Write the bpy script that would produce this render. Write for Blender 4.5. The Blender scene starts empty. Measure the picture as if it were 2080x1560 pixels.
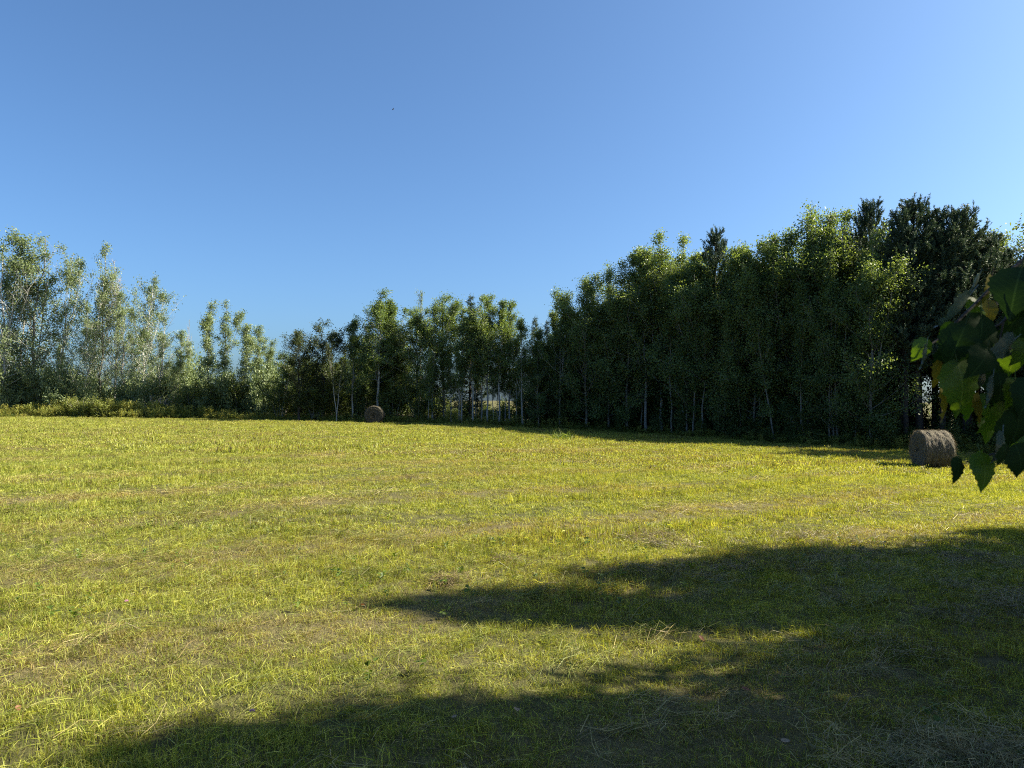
import bpy, math, random
import numpy as np
from mathutils import Vector, Matrix, Euler

scene = bpy.context.scene
C = scene.collection
R = math.radians

# ------------------------------------------------------------------ camera, sky, sun, exposure
FPX, CX, HY, EYE = 1458.0, 1040.0, 812.0, 1.65
cam_d = bpy.data.cameras.new("camera")
cam = bpy.data.objects.new("camera", cam_d)
C.objects.link(cam)
cam_d.sensor_width = 36.0
cam_d.lens = FPX / 2080.0 * 36.0
cam_d.clip_start = 0.05
cam_d.clip_end = 3000
cam_d.dof.use_dof = True
cam_d.dof.focus_distance = 30
cam_d.dof.aperture_fstop = 11
cam.location = (0, 0, EYE)
cam.rotation_euler = (R(90) + math.atan((HY - 780) / FPX), 0, 0)
scene.camera = cam

SUN_EL, SUN_AZ = 37.0, 5.0        # azimuth measured from +X towards +Y
world = bpy.data.worlds.new("World")
scene.world = world
world.use_nodes = True
wn = world.node_tree.nodes
wl = world.node_tree.links
bg = wn["Background"]
sky = wn.new("ShaderNodeTexSky")
sky.sky_type = 'NISHITA'
sky.sun_disc = False
sky.sun_elevation = R(SUN_EL)
sky.sun_rotation = R(90 - SUN_AZ)
sky.altitude = 0
sky.air_density = 0.8
sky.dust_density = 2.4
sky.ozone_density = 5.6
tint_n = wn.new("ShaderNodeMix")          # one white balance for the whole sky
tint_n.data_type = 'RGBA'
tint_n.blend_type = 'MULTIPLY'
tint_n.inputs[0].default_value = 1.0
tint_n.inputs[7].default_value = (0.79, 0.97, 1.03, 1)
wl.new(sky.outputs[0], tint_n.inputs[6])
wl.new(tint_n.outputs[2], bg.inputs[0])
bg.inputs[1].default_value = 0.056

sun_d = bpy.data.lights.new("sun", 'SUN')
sun_d.energy = 5.0
sun_d.angle = R(0.5)
sun_d.color = (1.0, 0.91, 0.72)
sun = bpy.data.objects.new("sun", sun_d)
C.objects.link(sun)
sd = Vector((math.cos(R(SUN_EL)) * math.cos(R(SUN_AZ)), math.cos(R(SUN_EL)) * math.sin(R(SUN_AZ)), math.sin(R(SUN_EL))))
sun.rotation_euler = sd.to_track_quat('Z', 'Y').to_euler()
sun.location = (30, 5, 30)

vs = scene.view_settings
vs.view_transform = 'Standard'
vs.look = 'None'
vs.gamma = 1.0
vs.use_curve_mapping = False
vs.exposure = 1.93
scene.cycles.filter_width = 1.1
scene.cycles.use_denoising = False      # the fine grain of grass and leaves survives
scene.cycles.sample_clamp_indirect = 4
scene.cycles.max_bounces = 6
scene.cycles.diffuse_bounces = 3
scene.cycles.glossy_bounces = 2
scene.cycles.transmission_bounces = 4

rng = np.random.default_rng(7)
random.seed(7)

# ------------------------------------------------------------------ noise and terrain height
_tab = np.random.default_rng(99).random((256, 256))


def vnoise(x, y, seed=0):
    x = np.asarray(x, float) + seed * 17.31
    y = np.asarray(y, float) + seed * 9.73
    xi = np.floor(x).astype(int)
    yi = np.floor(y).astype(int)
    fx = x - xi
    fy = y - yi
    fx = fx * fx * (3 - 2 * fx)
    fy = fy * fy * (3 - 2 * fy)
    a = _tab[xi & 255, yi & 255]
    b = _tab[(xi + 1) & 255, yi & 255]
    c = _tab[xi & 255, (yi + 1) & 255]
    d = _tab[(xi + 1) & 255, (yi + 1) & 255]
    return (a * (1 - fx) + b * fx) * (1 - fy) + (c * (1 - fx) + d * fx) * fy


SW = np.array([0.80, 0.60])      # direction of the mown swaths


def swath(x, y):
    """0..1, high where dead hay was left lying in a windrow"""
    u = x * SW[0] + y * SW[1]
    v = -x * SW[1] + y * SW[0] + 0.5 * (vnoise(u * 0.12, y * 0.05, 3) - 0.5)
    ridge = np.clip(0.5 + 0.5 * np.cos(v * 2 * math.pi / 2.6), 0, 1) ** 5
    br = np.clip(vnoise(u * 0.35, v * 0.9, 5) * 1.8 - 0.55, 0, 1)
    st = vnoise(u * 0.5, v * 3.0, 8)
    return np.clip(ridge * br * 1.0 + 0.55 * np.clip(st - 0.55, 0, 1) * 2, 0, 1)


def dryness(x, y):
    d = 0.5 * vnoise(x * 0.35, y * 0.35, 11) + 0.3 * vnoise(x * 1.3, y * 1.3, 12) + 0.2 * vnoise(x * 4, y * 4, 13)
    d = np.clip((d - 0.40) * 2.1, 0, 1)
    v = -x * SW[1] + y * SW[0] + 0.5 * (vnoise((x * SW[0] + y * SW[1]) * 0.12, y * 0.05, 3) - 0.5)
    line = 0.5 + 0.5 * np.cos(v * 2 * math.pi / 2.6 + 1.2)
    line2 = np.clip(np.cos(v * 2 * math.pi / 1.3 + 0.4), 0, 1) ** 3
    return np.clip(0.38 * d + 0.26 * swath(x, y) + 0.40 * line ** 3 + 0.10 * line2 - 0.05, 0, 1)


def H(x, y):
    x = np.asarray(x, float)
    y = np.asarray(y, float)
    neg = 0.42 * (1 - np.exp(np.minimum(x, 0) * 0.107))
    pos = -2.0 * (1 - np.exp(-np.maximum(x, 0) * 0.0225))
    h = np.where(x < 0, neg, pos)
    r = np.hypot(x, y)
    near = np.clip(1 - r / 90, 0, 1)
    h = h + near * (0.16 * (vnoise(x / 5, y / 5, 1) - 0.5) * np.clip(r / 12, 0, 1) + 0.05 * (vnoise(x / 1.1, y / 1.1, 2) - 0.5))
    h = h + 0.03 * swath(x, y) * near
    return h


H0 = float(H(0, 0))


def Hs(x, y):
    return float(H(x, y))


def at(px, Y):
    """ground position seen at photo column px, Y metres out"""
    return (px - CX) / FPX * Y, Y


EDGE_P = [-400, 0, 400, 560, 760, 900, 1100, 1300, 1500, 1650, 1800, 2000, 2500]
EDGE_Y = [50, 49, 48, 45, 43.5, 43, 43, 41, 36.5, 34, 31.8, 31.0, 29]


def field_edge(x, y):
    """signed distance (in Y) beyond the edge of the mown field"""
    px = CX + np.asarray(x) / np.maximum(np.asarray(y, float), 0.5) * FPX
    return y - np.interp(px, EDGE_P, EDGE_Y)


# ------------------------------------------------------------------ material helpers
def mat(name):
    m = bpy.data.materials.new(name)
    m.use_nodes = True
    nt = m.node_tree
    for n in list(nt.nodes):
        nt.nodes.remove(n)
    out = nt.nodes.new("ShaderNodeOutputMaterial")
    return m, nt, out


def nd(nt, t, **kw):
    n = nt.nodes.new(t)
    for k, v in kw.items():
        if isinstance(v, tuple) and k.startswith("i_"):
            n.inputs[k[2:]].default_value = v
        else:
            setattr(n, k, v)
    return n


def ramp(nt, fac, stops):
    r = nt.nodes.new("ShaderNodeValToRGB")
    el = r.color_ramp.elements
    while len(el) < len(stops):
        el.new(0.5)
    for e, (p, c) in zip(el, stops):
        e.position = p
        e.color = (*c, 1)
    nt.links.new(fac, r.inputs[0])
    return r.outputs[0]


def mixc(nt, fac, a, b, mode='MIX'):
    m = nt.nodes.new("ShaderNodeMix")
    m.data_type = 'RGBA'
    m.blend_type = mode
    for sock, v in ((m.inputs[0], fac), (m.inputs[6], a), (m.inputs[7], b)):
        if isinstance(v, (int, float)):
            sock.default_value = v
        elif isinstance(v, tuple):
            sock.default_value = (*v, 1)
        else:
            nt.links.new(v, sock)
    return m.outputs[2]


def mathn(nt, op, a, b=0.0, clamp=False):
    m = nt.nodes.new("ShaderNodeMath")
    m.operation = op
    m.use_clamp = clamp
    for i, v in enumerate((a, b)):
        if isinstance(v, (int, float)):
            m.inputs[i].default_value = v
        else:
            nt.links.new(v, m.inputs[i])
    return m.outputs[0]


def noise(nt, vec, scale, detail=3, rough=0.55):
    n = nt.nodes.new("ShaderNodeTexNoise")
    n.inputs["Scale"].default_value = scale
    n.inputs["Detail"].default_value = detail
    n.inputs["Roughness"].default_value = rough
    if vec is not None:
        nt.links.new(vec, n.inputs["Vector"])
    return n.outputs[0]


def leafy(nt, out, col, trans=0.4, rough=0.5, spec=0.3, tcol=None):
    """diffuse + translucent + a little sheen, as thin leaves have"""
    p = nt.nodes.new("ShaderNodeBsdfPrincipled")
    p.inputs["Roughness"].default_value = rough
    p.inputs["Specular IOR Level"].default_value = spec
    nt.links.new(col, p.inputs["Base Color"])
    t = nt.nodes.new("ShaderNodeBsdfTranslucent")
    nt.links.new(tcol if tcol is not None else col, t.inputs["Color"])
    mx = nt.nodes.new("ShaderNodeMixShader")
    mx.inputs[0].default_value = trans
    nt.links.new(p.outputs[0], mx.inputs[1])
    nt.links.new(t.outputs[0], mx.inputs[2])
    nt.links.new(mx.outputs[0], out.inputs[0])


def foliage_mat(name, stops, trans=0.4, rough=0.5, spec=0.3, tint=(1.5, 1.35, 0.5), patch=1.1):
    m, nt, out = mat(name)
    g = nt.nodes.new("ShaderNodeNewGeometry")
    oi = nt.nodes.new("ShaderNodeObjectInfo")
    tc = nt.nodes.new("ShaderNodeTexCoord")
    nz = noise(nt, tc.outputs["Object"], patch, 2)
    f = mathn(nt, 'ADD', mathn(nt, 'MULTIPLY', g.outputs["Random Per Island"], 0.40),
              mathn(nt, 'ADD', mathn(nt, 'MULTIPLY', nz, 0.7), mathn(nt, 'MULTIPLY', oi.outputs["Random"], 0.3)))
    f = mathn(nt, 'SUBTRACT', f, 0.2, True)
    col = ramp(nt, f, stops)
    tcol = mixc(nt, 1.0, col, tint, 'MULTIPLY')
    leafy(nt, out, col, trans, rough, spec, tcol)
    return m


M = {}
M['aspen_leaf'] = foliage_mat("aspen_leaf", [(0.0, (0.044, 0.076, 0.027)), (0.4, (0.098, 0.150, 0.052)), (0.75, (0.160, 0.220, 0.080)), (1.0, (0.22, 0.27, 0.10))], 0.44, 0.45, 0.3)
M['silver_leaf'] = foliage_mat("silver_leaf", [(0.0, (0.080, 0.112, 0.048)), (0.5, (0.155, 0.198, 0.088)), (0.8, (0.225, 0.268, 0.132)), (1.0, (0.29, 0.32, 0.18))], 0.36, 0.5, 0.35, (1.2, 1.25, 0.65))
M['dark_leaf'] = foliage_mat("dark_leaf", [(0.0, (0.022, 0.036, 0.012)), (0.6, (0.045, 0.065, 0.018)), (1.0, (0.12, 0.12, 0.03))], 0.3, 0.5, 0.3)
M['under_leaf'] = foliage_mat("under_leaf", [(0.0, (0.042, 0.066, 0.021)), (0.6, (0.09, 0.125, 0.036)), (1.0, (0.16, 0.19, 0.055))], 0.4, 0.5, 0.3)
M['pine_needle'] = foliage_mat("pine_needle", [(0.0, (0.032, 0.055, 0.034)), (0.6, (0.065, 0.100, 0.058)), (1.0, (0.13, 0.165, 0.085))], 0.12, 0.6, 0.2, (1.2, 1.2, 0.7))
M['goldenrod'] = foliage_mat("goldenrod", [(0.0, (0.08, 0.12, 0.03)), (0.4, (0.19, 0.22, 0.05)), (0.8, (0.34, 0.30, 0.07)), (1.0, (0.46, 0.36, 0.10))], 0.4, 0.55, 0.3, (1.4, 1.3, 0.6), 0.25)
M['dry_twig'] = foliage_mat("dry_twig", [(0.0, (0.10, 0.075, 0.05)), (1.0, (0.20, 0.15, 0.11))], 0.0, 0.8, 0.1)


def bark_mat(name, base, pale, scar, scar_amt=0.5, zs=0.25):
    m, nt, out = mat(name)
    tc = nt.nodes.new("ShaderNodeTexCoord")
    mp = nt.nodes.new("ShaderNodeMapping")
    mp.inputs["Scale"].default_value = (2.0, 2.0, 9.0)
    nt.links.new(tc.outputs["Object"], mp.inputs[0])
    n1 = noise(nt, mp.outputs[0], 1.6, 4, 0.65)
    n2 = noise(nt, tc.outputs["Object"], 0.6, 2)
    col = mixc(nt, n2, base, pale)
    s = ramp(nt, n1, [(0.0, (1, 1, 1)), (scar_amt - 0.06, (1, 1, 1)), (scar_amt + 0.03, (0, 0, 0)), (1, (0, 0, 0))])
    col = mixc(nt, s, col, scar)
    p = nt.nodes.new("ShaderNodeBsdfPrincipled")
    p.inputs["Roughness"].default_value = 0.8
    nt.links.new(col, p.inputs["Base Color"])
    b = nt.nodes.new("ShaderNodeBump")
    b.inputs["Strength"].default_value = 0.4
    b.inputs["Distance"].default_value = 0.02
    nt.links.new(n1, b.inputs["Height"])
    nt.links.new(b.outputs[0], p.inputs["Normal"])
    nt.links.new(p.outputs[0], out.inputs[0])
    return m


M['white_bark'] = bark_mat("white_bark", (0.17, 0.165, 0.15), (0.36, 0.355, 0.34), (0.07, 0.06, 0.05), 0.42)
M['pale_bark'] = bark_mat("pale_bark", (0.30, 0.29, 0.26), (0.55, 0.54, 0.51), (0.07, 0.06, 0.05), 0.42)
M['grey_bark'] = bark_mat("grey_bark", (0.12, 0.115, 0.10), (0.25, 0.24, 0.21), (0.06, 0.05, 0.04), 0.45)
M['dark_bark'] = bark_mat("dark_bark", (0.035, 0.028, 0.024), (0.075, 0.058, 0.048), (0.02, 0.017, 0.014), 0.5)
M['dead_wood'] = bark_mat("dead_wood", (0.18, 0.17, 0.16), (0.30, 0.29, 0.275), (0.2, 0.18, 0.16), 0.35)


# grass -----------------------------------------------------------------------
def grass_mat(name, green, straw, trans=0.45, dry_gain=1.0, dry_bias=0.0, tint=(1.35, 1.25, 0.5)):
    m, nt, out = mat(name)
    g = nt.nodes.new("ShaderNodeNewGeometry")
    at_ = nt.nodes.new("ShaderNodeAttribute")
    at_.attribute_type = 'INSTANCER'
    at_.attribute_name = "dry"
    oi = nt.nodes.new("ShaderNodeObjectInfo")
    isl = mathn(nt, 'FRACT', mathn(nt, 'MULTIPLY', g.outputs["Random Per Island"], 13.7))
    cg = ramp(nt, mathn(nt, 'ADD', mathn(nt, 'MULTIPLY', isl, 0.65), mathn(nt, 'MULTIPLY', oi.outputs["Random"], 0.35)), green)
    cs = ramp(nt, g.outputs["Random Per Island"], straw)
    # a blade is straw when its random number falls under the local dryness
    d = mathn(nt, 'ADD', mathn(nt, 'MULTIPLY', at_.outputs["Fac"], dry_gain), dry_bias)
    k = mathn(nt, 'MULTIPLY', mathn(nt, 'SUBTRACT', d, g.outputs["Random Per Island"]), 3.0)
    k = mathn(nt, 'ADD', k, 0.5, True)
    col = mixc(nt, k, cg, cs)
    # turf varies: darker and lighter clumps, a hand to a pace wide
    n_a = noise(nt, g.outputs["Position"], 7.0, 2, 0.6)
    n_b = noise(nt, g.outputs["Position"], 1.1, 2, 0.6)
    vv = mathn(nt, 'ADD', mathn(nt, 'MULTIPLY', n_a, 0.65), mathn(nt, 'MULTIPLY', n_b, 0.35))
    shade_ = ramp(nt, vv, [(0.32, (0.45, 0.53, 0.48)), (0.48, (1.0, 1.02, 0.92)), (0.66, (1.3, 1.26, 1.15))])
    col = mixc(nt, 1.0, col, shade_, 'MULTIPLY')
    tcol = mixc(nt, 1.0, col, tint, 'MULTIPLY')
    leafy(nt, out, col, trans, 0.5, 0.3, tcol)
    return m


GREEN = [(0.0, (0.032, 0.055, 0.007)), (0.3, (0.145, 0.180, 0.027)), (0.7, (0.310, 0.335, 0.055)), (1.0, (0.50, 0.49, 0.15))]
STRAW = [(0.0, (0.095, 0.070, 0.030)), (0.5, (0.26, 0.21, 0.085)), (1.0, (0.46, 0.38, 0.18))]
M['grass'] = grass_mat("grass_blade", GREEN, STRAW, 0.42, 0.9, 0.13)
M['straw'] = grass_mat("straw_stalk", STRAW, STRAW, 0.15, 0, 1.0, (1, 1, 0.8))
M['tall_grass'] = grass_mat("tall_grass", [(0.0, (0.06, 0.10, 0.02)), (0.6, (0.13, 0.18, 0.035)), (1.0, (0.24, 0.25, 0.06))], STRAW, 0.4, 0.6, 0.05)
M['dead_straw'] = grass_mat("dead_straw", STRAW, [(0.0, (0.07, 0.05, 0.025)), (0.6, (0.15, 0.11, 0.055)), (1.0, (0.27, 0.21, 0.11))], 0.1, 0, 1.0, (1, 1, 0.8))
M['weed'] = grass_mat("broad_weed", [(0.0, (0.06, 0.10, 0.018)), (1.0, (0.14, 0.19, 0.035))], [(0.0, (0.08, 0.12, 0.02)), (1.0, (0.17, 0.22, 0.04))], 0.4)


def ground_mat():
    m, nt, out = mat("meadow_soil")
    g = nt.nodes.new("ShaderNodeNewGeometry")
    a = nt.nodes.new("ShaderNodeAttribute")
    a.attribute_name = "dry"
    fo = nt.nodes.new("ShaderNodeAttribute")
    fo.attribute_name = "forest"
    n1 = noise(nt, g.outputs["Position"], 6.0, 5, 0.7)
    n2 = noise(nt, g.outputs["Position"], 45.0, 3, 0.7)
    n3 = noise(nt, g.outputs["Position"], 0.4, 3, 0.6)
    grass = ramp(nt, n1, [(0.25, (0.016, 0.019, 0.008)), (0.5, (0.050, 0.056, 0.016)), (0.75, (0.115, 0.118, 0.032))])
    dry = ramp(nt, n2, [(0.3, (0.06, 0.045, 0.026)), (0.7, (0.20, 0.16, 0.085))])
    f = mathn(nt, 'ADD', mathn(nt, 'MULTIPLY', a.outputs["Fac"], 0.7), mathn(nt, 'MULTIPLY', n3, 0.35), True)
    col = mixc(nt, f, grass, dry)
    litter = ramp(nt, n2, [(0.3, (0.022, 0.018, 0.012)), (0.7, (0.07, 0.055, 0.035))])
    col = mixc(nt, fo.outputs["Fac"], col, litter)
    p = nt.nodes.new("ShaderNodeBsdfPrincipled")
    p.inputs["Roughness"].default_value = 0.95
    p.inputs["Specular IOR Level"].default_value = 0.1
    nt.links.new(col, p.inputs["Base Color"])
    b = nt.nodes.new("ShaderNodeBump")
    b.inputs["Strength"].default_value = 0.8
    b.inputs["Distance"].default_value = 0.03
    nt.links.new(n2, b.inputs["Height"])
    nt.links.new(b.outputs[0], p.inputs["Normal"])
    nt.links.new(p.outputs[0], out.inputs[0])
    return m


M['ground'] = ground_mat()


def hay_mat(name="baled_hay", tone=1.0):
    m, nt, out = mat(name)
    tc = nt.nodes.new("ShaderNodeTexCoord")
    g = nt.nodes.new("ShaderNodeNewGeometry")
    mp = nt.nodes.new("ShaderNodeMapping")
    mp.inputs["Scale"].default_value = (26, 5, 5)
    nt.links.new(tc.outputs["Object"], mp.inputs[0])
    n1 = noise(nt, mp.outputs[0], 2.0, 5, 0.75)
    n2 = noise(nt, tc.outputs["Object"], 2.5, 3)
    n3 = noise(nt, tc.outputs["Object"], 40, 4, 0.7)
    col = ramp(nt, n1, [(0.3, (0.060, 0.053, 0.040)), (0.5, (0.145, 0.130, 0.098)), (0.72, (0.25, 0.225, 0.17))])
    col = mixc(nt, mathn(nt, 'MULTIPLY', n2, 0.5), col, (0.09, 0.075, 0.062))
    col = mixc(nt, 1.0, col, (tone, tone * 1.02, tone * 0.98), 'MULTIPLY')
    p = nt.nodes.new("ShaderNodeBsdfPrincipled")
    p.inputs["Roughness"].default_value = 0.95
    p.inputs["Specular IOR Level"].default_value = 0.1
    nt.links.new(col, p.inputs["Base Color"])
    b = nt.nodes.new("ShaderNodeBump")
    b.inputs["Strength"].default_value = 1.0
    b.inputs["Distance"].default_value = 0.05
    nt.links.new(mathn(nt, 'ADD', n1, n3), b.inputs["Height"])
    nt.links.new(b.outputs[0], p.inputs["Normal"])
    nt.links.new(p.outputs[0], out.inputs[0])
    return m


M['hay'] = hay_mat()
M['shaded_hay'] = hay_mat("hay_in_shade", 0.55)  # darker copy for the far bale: the treeline's shade put into its colour
M['hay_fibre'] = foliage_mat("hay_fibre", [(0.0, (0.075, 0.062, 0.047)), (0.5, (0.15, 0.125, 0.095)), (1.0, (0.36, 0.30, 0.22))], 0.15, 0.7, 0.2, (1, 1, 0.9), 3.0)


# ------------------------------------------------------------------ mesh helpers
def mesh_np(name, verts, faces, m, smooth=False):
    """verts (n,3); faces: list of (k, array (m,k)) blocks"""
    me = bpy.data.meshes.new(name)
    verts = np.asarray(verts, np.float32)
    me.vertices.add(len(verts))
    me.vertices.foreach_set("co", verts.ravel())
    loops = np.concatenate([np.asarray(f, np.int32).ravel() for f in faces])
    sizes = np.concatenate([np.full(len(f), f.shape[1], np.int32) for f in faces])
    starts = np.concatenate([[0], np.cumsum(sizes)[:-1]]).astype(np.int32)
    me.loops.add(len(loops))
    me.loops.foreach_set("vertex_index", loops)
    me.polygons.add(len(sizes))
    me.polygons.foreach_set("loop_start", starts)
    me.polygons.foreach_set("use_smooth", np.full(len(sizes), smooth))
    me.update(calc_edges=True)
    me.materials.append(m)
    return me


class Tubes:
    def __init__(self):
        self.v, self.f, self.n = [], [], 0

    def add(self, path, rad, sides=5):
        path = np.asarray(path, float)
        k = len(path)
        tan = np.gradient(path, axis=0)
        tan /= np.linalg.norm(tan, axis=1)[:, None] + 1e-9
        ref = np.array([0.0, 0.0, 1.0]) if abs(tan[0][2]) < 0.8 else np.array([1.0, 0.0, 0.0])
        a = np.cross(tan, ref)
        a /= np.linalg.norm(a, axis=1)[:, None] + 1e-9
        b = np.cross(tan, a)
        th = np.arange(sides) / sides * 2 * math.pi
        ring = path[:, None, :] + np.asarray(rad)[:, None, None] * (a[:, None, :] * np.cos(th)[None, :, None] + b[:, None, :] * np.sin(th)[None, :, None])
        self.v.append(ring.reshape(-1, 3))
        i = np.arange(k - 1)[:, None] * sides
        j = np.arange(sides)[None, :]
        j2 = (j + 1) % sides
        q = np.stack([i + j, i + j2, i + sides + j2, i + sides + j], -1).reshape(-1, 4) + self.n
        self.f.append(q)
        self.n += k * sides

    def mesh(self, name, m):
        return mesh_np(name, np.concatenate(self.v), [np.concatenate(self.f)], m, True)


def quads(cent, size, rg, asp=0.62, up=0.0, dirs=None):
    """diamond leaves: cent (n,3), size (n,)"""
    n = len(cent)
    d = rg.normal(size=(n, 3)) if dirs is None else dirs + rg.normal(size=(n, 3)) * 0.35
    d[:, 2] += up
    d /= np.linalg.norm(d, axis=1)[:, None]
    r = rg.normal(size=(n, 3))
    s = np.cross(d, r)
    s /= np.linalg.norm(s, axis=1)[:, None] + 1e-9
    L = (size * 0.5)[:, None]
    W = (size * 0.5 * asp)[:, None]
    v = np.stack([cent - d * L, cent + s * W - d * L * 0.15, cent + d * L, cent - s * W - d * L * 0.15], 1).reshape(-1, 3)
    f = np.arange(n * 4).reshape(-1, 4)
    return v, f


# ------------------------------------------------------------------ tree builders: each returns (trunk mesh, crown mesh)
def unit(v):
    return v / (np.linalg.norm(v) + 1e-9)


def broad_tree(seed, name, bark, leafm, Ht=12.0, cb=0.3, nlimb=34, spread=0.2, shape='aspen', lean=(0, 0), twigs=8, leaves=22,
               lsize=0.13, el=50, scat=0.16, r0=0.12, trunks=1, bare=0.0, wob=0.25, low=0.0, forks=0):
    rg = np.random.default_rng(seed)
    T = Tubes()
    cent = []
    for ti in range(trunks):
        n = 12
        t = np.linspace(0, 1, n)
        if trunks > 1:
            a = ti / trunks * 2 * math.pi + rg.uniform(0, 1)
            ln = np.array([math.cos(a), math.sin(a)]) * rg.uniform(0.1, 0.22) * Ht
            ht = Ht * rg.uniform(0.8, 1.0)
        else:
            ln = np.zeros(2)
            ht = Ht
        w = np.cumsum(rg.normal(size=(n, 2)) * wob * ht / 60, axis=0)
        w[0] = 0
        px = (ln[0] + lean[0] * ht) * t ** 1.3 + w[:, 0]
        py = (ln[1] + lean[1] * ht) * t ** 1.3 + w[:, 1]
        path = np.stack([px, py, t * ht], 1)
        path[0, 2] = -0.25
        rad = r0 * (1 - t) ** 0.8 + 0.012
        rad[0] *= 1.35
        T.add(path, rad, 7)

        def pt(tt):
            return np.array([np.interp(tt, t, path[:, i]) for i in range(3)])
        leaders = [(pt, 0.0)]
        for fk in range(forks):
            t0 = rg.uniform(0.25, 0.55)
            t1 = rg.uniform(0.78, 0.98)
            fa = rg.uniform(0, 6.283)
            off = np.array([math.cos(fa), math.sin(fa)]) * Ht * rg.uniform(0.07, 0.16)
            q0 = pt(t0)
            uu = np.linspace(0, 1, 7)
            fp = np.stack([q0[0] + off[0] * uu ** 0.7, q0[1] + off[1] * uu ** 0.7, q0[2] + (t1 * ht - q0[2]) * uu], 1)
            fp[1:-1, :2] += rg.normal(size=(5, 2)) * 0.08
            T.add(fp, np.linspace(r0 * 0.6 * (1 - t0) ** 0.6, 0.01, 7), 5)

            def fpt(tt, fp=fp, t0=t0, t1=t1, base=pt):
                if tt < t0:
                    return base(tt)
                w_ = min(1.0, (tt - t0) / (1 - t0))
                return np.array([np.interp(w_, np.linspace(0, 1, 7), fp[:, i]) for i in range(3)])
            leaders.append((fpt, t0))
        nl = nlimb // trunks + (2 if trunks > 1 else 0)
        az = rg.uniform(0, 6.28)
        for i in range(nl):
            u = (i + rg.uniform(0, 1)) / nl
            tt = cb + (0.99 - cb) * u
            c = (tt - cb) / (1 - cb)
            if shape == 'aspen':
                pr = 0.55 + 0.75 * math.sin(min(1, c * 1.15 + 0.12) * math.pi * 0.82)
                pr *= (1 - 0.74 * c ** 2.6)
            elif shape == 'round':
                pr = 1.25 * math.sqrt(max(0.05, 1 - (2 * c - 0.9) ** 2 * 0.75))
            elif shape == 'col':
                pr = 0.8 + 0.3 * math.sin(c * 9 + seed)
                pr *= (1 - 0.5 * c ** 2)
            else:
                pr = 1 - 0.85 * c
            az += 2.4 + rg.normal() * 0.4
            L = spread * Ht * pr * rg.uniform(0.45, 1.3)
            e = R(min(82, el + 20 * c + rg.normal() * 10 - (14 if c < 0.3 else 0)))
            d = np.array([math.cos(az) * math.cos(e), math.sin(az) * math.cos(e), math.sin(e)])
            p = leaders[rg.integers(0, len(leaders))][0](tt)
            k = 5
            pts = [p]
            dd = d.copy()
            for s in range(k - 1):
                pts.append(pts[-1] + dd * L / (k - 1))
                dd = unit(dd + np.array([0, 0, 0.14]) + rg.normal(size=3) * 0.12)
            pts = np.array(pts)
            rb = max(0.012, r0 * 0.42 * (1 - tt) ** 0.6)
            T.add(pts, np.linspace(rb, 0.008, k), 4)
            isbare = rg.random() < bare
            for j in range(twigs):
                s = rg.uniform(0.22, 1.0)
                q = np.array([np.interp(s, np.linspace(0, 1, k), pts[:, i2]) for i2 in range(3)])
                td = unit(dd + rg.normal(size=3) * 0.75 + np.array([0, 0, 0.25]))
                tl = L * rg.uniform(0.18, 0.42) * (1.15 - 0.4 * s) + 0.15
                e2 = q + td * tl
                T.add(np.array([q, q + td * tl * 0.5 + rg.normal(size=3) * 0.02, e2]), [0.009, 0.006, 0.003], 3)
                if isbare:
                    continue
                m_ = int(leaves * rg.uniform(0.4, 1.5))
                ss = rg.uniform(0.1, 1.15, m_)[:, None]
                cent.append(q + (e2 - q) * ss + rg.normal(size=(m_, 3)) * scat * (0.6 + 0.5 * rg.random()))
        if not bare >= 1:
            m_ = int(leaves * 2.5)
            tt = rg.uniform(0.88, 1.01, m_)
            cent.append(np.stack([np.interp(tt, t, path[:, i]) for i in range(3)], 1) + rg.normal(size=(m_, 3)) * 0.12)
    if low > 0:
        m_ = int(low)
        a = rg.uniform(0, 6.28, m_)
        rr = rg.uniform(0.2, 1, m_) ** 0.5 * spread * Ht * 0.8
        cc = rg.uniform(0, 1, (40, 3))
        cent.append(np.stack([np.cos(a) * rr, np.sin(a) * rr, rg.uniform(0.1, cb + 0.1, m_) * Ht], 1))
    tm = T.mesh(name + "_trunk", bark)
    cm = None
    if cent:
        cent = np.concatenate(cent)
        v, f = quads(cent, lsize * rg.uniform(0.6, 1.3, len(cent)), rg)
        cm = mesh_np(name + "_crown", v, [f], leafm)
    return tm, cm


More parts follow.
